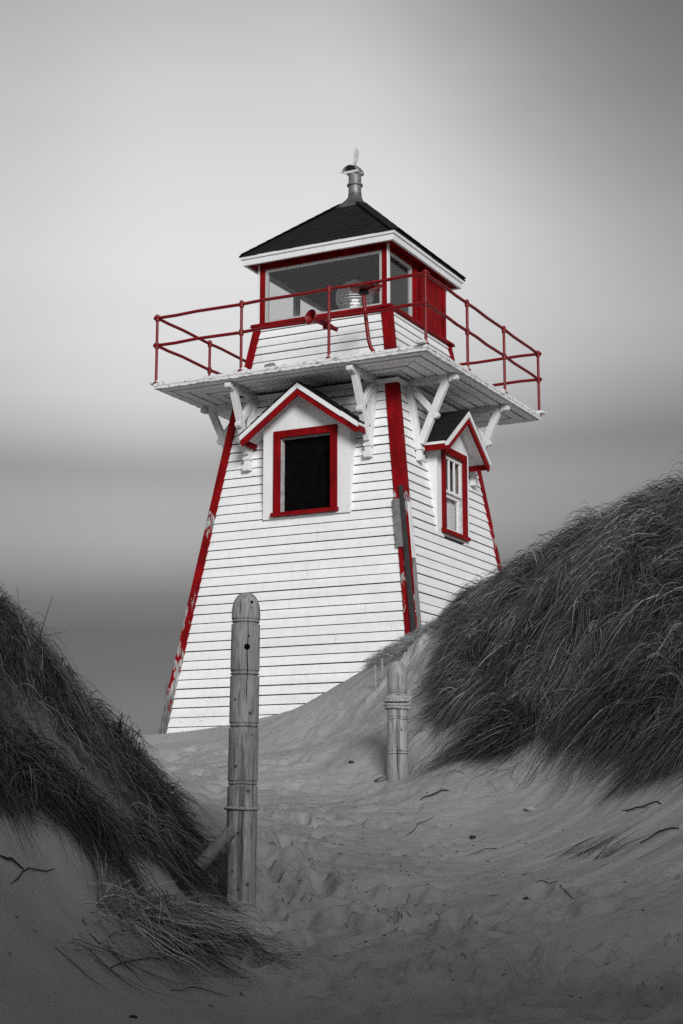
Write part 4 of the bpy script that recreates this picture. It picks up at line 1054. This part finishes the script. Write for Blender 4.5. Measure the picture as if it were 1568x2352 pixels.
def rope_ring(b, rad, z, tilt, phase, r=.009, turns=1.0):
    n = 72; pts = []
    for i in range(n+1):
        t = 2*math.pi*turns*i/n + phase
        pts.append(Vector((math.cos(t)*rad, math.sin(t)*rad, z + tilt*math.sin(t + .6) + .004*math.sin(2*t))))
    # two-strand twist
    for ph in (0, math.pi):
        q = []
        for i, p in enumerate(pts):
            t = 2*math.pi*turns*i/n + phase; w = i*0.95 + ph
            q.append(p + Vector((math.cos(t), math.sin(t), 0))*math.cos(w)*r*.5 + Vector((0, 0, 1))*math.sin(w)*r*.5)
        b.tube(q, r*.62, 'rope_fibre', 7, cap=False)
def rope(name, post, zfrac, Ln, rad, rings, r, label):
    rt = empty(name); rt.location = post.location; rt.rotation_mode = 'QUATERNION'; rt.rotation_quaternion = post.rotation_quaternion
    b = MB()
    for dz, tl, ph, dr in rings: rope_ring(b, rad + dr, Ln*zfrac + dz, tl, ph, r)
    o = b.build(name + '_coil', rt, smooth=True); tag(rt, label, 'rope'); return rt
rope('rope', post1, .30, L1n, .099, [(0, .009, 0, 0)], .009, 'single thin rope loop tied round the tall post')
rope('rope', post2, .665, L2n, .102, [(-.07, .006, 0, 0), (-.04, .014, 1, .004), (-.012, -.012, 2, .006), (.022, .010, 3, .002), (.0, .022, 4, .012)], .0125, 'thick rope wound several times round the short post')
# rope loop half buried at the short post's foot
b = MB(); p = ground_at(880, 1790); zc = float(terr_i(p[0], p[1])); pp = []
for i in range(16): a = 2*math.pi*i/15; pp.append((p[0] + .075*math.cos(a), p[1] + .07*math.sin(a), zc + .012 + .018*math.sin(a*1.5)))
pp.append((p[0] + .13, p[1] - .02, zc + .02)); b.tube(pp, .009, 'old_rope', 7); o = b.build('rope', smooth=True); tag(o, 'dark frayed rope loop half buried beside the short post', 'rope')
# short log leaning on the tall post and the dark stake at its foot
b = MB(); A = at(488, 1958, 9.55); B = at(533, 1908, 9.50); d = (B-A).normalized()
b.tube([A - d*.10, A, A + (B-A)*.5, B - d*.012, B], [.040, .041, .040, .039, .034], 'weathered_grey_wood', 14); lg_ = b.build('log', smooth=True); tag(lg_, 'short grey log leaning on the foot of the tall post', 'log')
b = MB(); A = at(511, 2085, 9.5); B = at(514, 1958, 9.48); b.bar(A, B, .055, .03, 'dark_iron'); o = b.build('stake', bev=.003); tag(o, 'narrow dark stake at the foot of the tall post', 'stake')
A = at(383, 1695, 23.0); B = at(387, 1570, 23.0)
b = MB(); b.bar(A, B, .07, .05, 'weathered_dark_wood'); o = b.build('stake', bev=.004); tag(o, 'dark wooden stake behind the left bottom corner of the lighthouse', 'stake')
for uu, top, bot, lab in ((861, 1527, 1580, 'left one of two thin whitish stakes in the sand before the tower'), (877, 1512, 1560, 'right one of two thin whitish stakes in the sand before the tower')):
    q = ground_at(uu, bot); Yq = q[1]; A = Vector((q[0], q[1], float(terr_i(q[0], q[1])) - .1)); B = at(uu - 1, top, Yq)
    b = MB(); b.bar(A, B, .024, .03, 'weathered_grey_wood'); o = b.build('stake', bev=.003); tag(o, lab, 'stake', 'whitish stakes before the tower')
# ------------------------------------------------------------------ small things lying on the sand
def lying(name, uv0, uv1, r, matname, label, cat, mid=0.012, k=7):
    a = ground_at(*uv0); c = ground_at(*uv1); pts = []
    for i in range(k):
        t = i/(k-1); x = a[0] + (c[0]-a[0])*t + .012*math.sin(t*7 + uv0[0]); y = a[1] + (c[1]-a[1])*t + .01*math.sin(t*5 + uv0[1])
        pts.append((x, y, float(terr_i(x, y)) + r*.5 + mid*math.sin(math.pi*t)))
    b = MB(); r *= .5; b.tube(pts, [r*(.5 + .5*math.sin(math.pi*(.12 + .8*i/(k-1)))) for i in range(k)], matname, 7); o = b.build(name, smooth=True)
    o.data.attributes.new('shade', 'FLOAT', 'POINT').data.foreach_set('value', [.2]*len(o.data.vertices)); return tag(o, label, cat)
for uv0, uv1, r, lab in (
 ((965, 1840), (1033, 1815), .012, 'dark flat driftwood sliver below the short post'),
 ((930, 1920), (990, 1882), .006, 'thin dark reed lying slantwise in the middle of the slope'),
 ((1430, 1868), (1522, 1848), .012, 'dark stick lying high on the sand at the right edge'),
 ((1470, 1935), (1556, 1910), .014, 'thick dark stick beside the uprooted grass bundle'),
 ((1080, 1965), (1140, 1955), .006, 'thin curved reed lying across the trodden sand'),
 ((1230, 2030), (1318, 2052), .006, 'thin dark reed below the uprooted grass bundle'),
 ((1200, 2062), (1218, 2054), .010, 'short dark chip of wood on the lower right sand'),
 ((450, 2186), (640, 2225), .006, 'long thin reed half buried on the bottom sand'),
 ((390, 2268), (520, 2285), .005, 'faint straight reed near the bottom left edge'),
 ((255, 2230), (420, 2180), .006, 'long pale reed crossing the sand at bottom left'),
 ((480, 2160), (590, 2190), .005, 'thin reed lying just under the grass tuft'),
 ((0, 1975), (50, 2000), .012, 'dark crooked root at the far left edge of the sand'),
 ((20, 2030), (120, 1985), .007, 'thin pale root running to the left edge'),
 ((580, 2085), (600, 2100), .008, 'small dark stick by the base of the tall post'),
 ((830, 1905), (838, 1880), .004, 'tiny upright reed in the sand between the two posts')):
    lying('stick', uv0, uv1, r, 'dark_twig', lab, 'stick')
def stone(uv, r, matname, lab, sq=.6):
    p = ground_at(*uv); rr = random.Random(int(uv[0])); import bmesh
    bm = bmesh.new(); bmesh.ops.create_icosphere(bm, subdivisions=2, radius=r)
    for v in bm.verts: v.co *= 1 + rr.uniform(-.14, .14); v.co.z *= sq; v.co.x *= 1.4
    me = bpy.data.meshes.new('stone'); bm.to_mesh(me); bm.free(); me.materials.append(M[matname]); o = bpy.data.objects.new('stone', me); COL.objects.link(o)
    me.polygons.foreach_set('use_smooth', [True]*len(me.polygons)); o.location = (p[0], p[1], float(terr_i(p[0], p[1])) + r*.3); o.rotation_euler = (0.2, 0.1, 0.6); tag(o, lab, 'stone')
stone((1216, 1848), .034, 'pale_stone', 'pale stone sitting in a wind-scoured hollow on the right slope')
stone((806, 1757), .022, 'dark_iron', 'small dark stone on the smooth sand left of the short post')
stone((1085, 1922), .022, 'dark_iron', 'small dark stone on the slope above the footprints')
stone((308, 2338), .012, 'dark_iron', 'tiny dark stone at the bottom edge of the sand')
# crumbs of dry plant litter over the sand
gl = np.random.default_rng(77); b = MB(); k = 0
while k < 330:
    uu, vv = (gl.uniform(0, 1568), gl.uniform(1760, 2350)) if k % 3 == 0 else (gl.normal(800, 210), gl.normal(2030, 90))
    if vv > 2345: vv = 2200
    p = ground_at(uu, vv); k += 1
    if p is None: continue
    l = gl.uniform(.006, .03)*(1 if gl.random() < .85 else 2.5); a = gl.uniform(0, 6.28); z = float(terr_i(p[0], p[1]))
    x1, y1 = p[0] + math.cos(a)*l, p[1] + math.sin(a)*l
    b.tube([(p[0], p[1], z + .003), (x1, y1, float(terr_i(x1, y1)) + .006)], gl.uniform(.001, .003), 'dark_twig', 4)
o = b.build('plant_litter'); o.data.attributes.new('shade', 'FLOAT', 'POINT').data.foreach_set('value', list(np.random.default_rng(1).random(len(o.data.vertices))))
tag(o, 'scattered crumbs of dry plant litter on the sand', 'litter', kind='stuff')
# ------------------------------------------------------------------ SKY AND LIGHT
SUN_EL, SUN_AZ = R(20), R(166)      # azimuth: clockwise from +Y (view direction); behind the camera
wd = bpy.data.worlds.new('World'); S.world = wd; wd.use_nodes = True; nt = wd.node_tree; nt.nodes.clear()
out = nt.nodes.new('ShaderNodeOutputWorld'); bg = nt.nodes.new('ShaderNodeBackground'); L(nt, bg.outputs[0], out.inputs[0])
sk = nt.nodes.new('ShaderNodeTexSky'); sk.sky_type = 'NISHITA'; sk.sun_disc = False; sk.sun_elevation = SUN_EL; sk.sun_rotation = SUN_AZ
bw = nt.nodes.new('ShaderNodeRGBToBW'); L(nt, sk.outputs[0], bw.inputs[0])
tc = nt.nodes.new('ShaderNodeTexCoord').outputs['Generated']
xyz = sepz(nt, tc)
el = math_n(nt, 'MULTIPLY', math_n(nt, 'ARCSINE', xyz[2]), 180/math.pi)
az = math_n(nt, 'MULTIPLY', math_n(nt, 'ARCTAN2', xyz[0], xyz[1]), 180/math.pi)
cmb = nt.nodes.new('ShaderNodeCombineXYZ'); L(nt, math_n(nt, 'MULTIPLY', az, 0.045), cmb.inputs[0]); L(nt, math_n(nt, 'MULTIPLY', el, 0.13), cmb.inputs[1])
nz = noise(nt, cmb.outputs[0], 1.0, 3, 0.45, 0.3)
# the cloud deck tilts and drifts: shift of elevation by azimuth and noise
els = math_n(nt, 'ADD', el, math_n(nt, 'MULTIPLY', math_n(nt, 'SUBTRACT', nz, 0.5), 1.5))
els = math_n(nt, 'ADD', els, math_n(nt, 'MULTIPLY', math_n(nt, 'SINE', math_n(nt, 'MULTIPLY', az, 0.13)), -0.6))
SK = 0.5
STOPS = [(0, .13), (3, .13), (4.3, .135), (5.5, .105), (7.0, .10), (8.1, .155), (9.5, .30), (10.4, .365), (11.6, .375), (12.8, .33), (14.0, .48), (15.4, .62), (17.1, .70), (20.5, .73), (23, .68), (26, .60), (28.4, .51), (33, .38), (45, .23), (90, .15)]
cl_ = ramp(nt, math_n(nt, 'DIVIDE', els, 90.0), [(e/90, c*SK) for e, c in STOPS])
def blob(azd, eld, r0, r1, depth):
    a, e = R(azd), R(eld); d = nt.nodes.new('ShaderNodeVectorMath'); d.operation = 'DOT_PRODUCT'; L(nt, tc, d.inputs[0]); d.inputs[1].default_value = (math.sin(a)*math.cos(e), math.cos(a)*math.cos(e), math.sin(e))
    mr = nt.nodes.new('ShaderNodeMapRange'); mr.interpolation_type = 'SMOOTHSTEP'; L(nt, d.outputs['Value'], mr.inputs[0])
    mr.inputs[1].default_value = math.cos(R(r1)); mr.inputs[2].default_value = math.cos(R(r0)); mr.inputs[3].default_value = 1.0; mr.inputs[4].default_value = 1-depth; return mr.outputs[0]
def azfade(a0, a1, lo):
    mr = nt.nodes.new('ShaderNodeMapRange'); mr.interpolation_type = 'SMOOTHSTEP'; L(nt, az, mr.inputs[0]); mr.inputs[1].default_value = a0; mr.inputs[2].default_value = a1; mr.inputs[3].default_value = 1.0; mr.inputs[4].default_value = lo; return mr.outputs[0]
f = math_n(nt, 'MULTIPLY', azfade(-1.0, 15.5, .53), azfade(-6.0, -14.0, .83))
f = math_n(nt, 'MULTIPLY', f, blob(17, 33, 1, 17, .5))
fine = noise(nt, mapv(nt, cmb.outputs[0], (0.8, 2.2, 1)), 1.7, 4, 0.5)
f = math_n(nt, 'MULTIPLY', f, math_n(nt, 'ADD', 0.965, math_n(nt, 'MULTIPLY', fine, 0.07)))
tot = math_n(nt, 'ADD', math_n(nt, 'MULTIPLY', cl_, f), math_n(nt, 'MULTIPLY', bw.outputs[0], 0.004))
cx_ = nt.nodes.new('ShaderNodeCombineColor')
for i in range(3): L(nt, tot, cx_.inputs[i])
L(nt, cx_.outputs[0], bg.inputs[0]); bg.inputs[1].default_value = 1.0
sn = bpy.data.lights.new('sun', 'SUN'); sn.energy = 1.5; sn.angle = R(20); sn.color = (1, 1, 1)
so_ = bpy.data.objects.new('sun', sn); COL.objects.link(so_)
sd = Vector((math.sin(SUN_AZ)*math.cos(SUN_EL), math.cos(SUN_AZ)*math.cos(SUN_EL), math.sin(SUN_EL)))
so_.rotation_euler = (-sd).to_track_quat('-Z', 'Y').to_euler(); so_.location = sd*60
S.view_settings.view_transform = 'Standard'; S.view_settings.look = 'None'; S.view_settings.gamma = 1; S.view_settings.exposure = 1.0
S.cycles.use_denoising = False
S.cycles.max_bounces = 8; S.cycles.transparent_max_bounces = 12
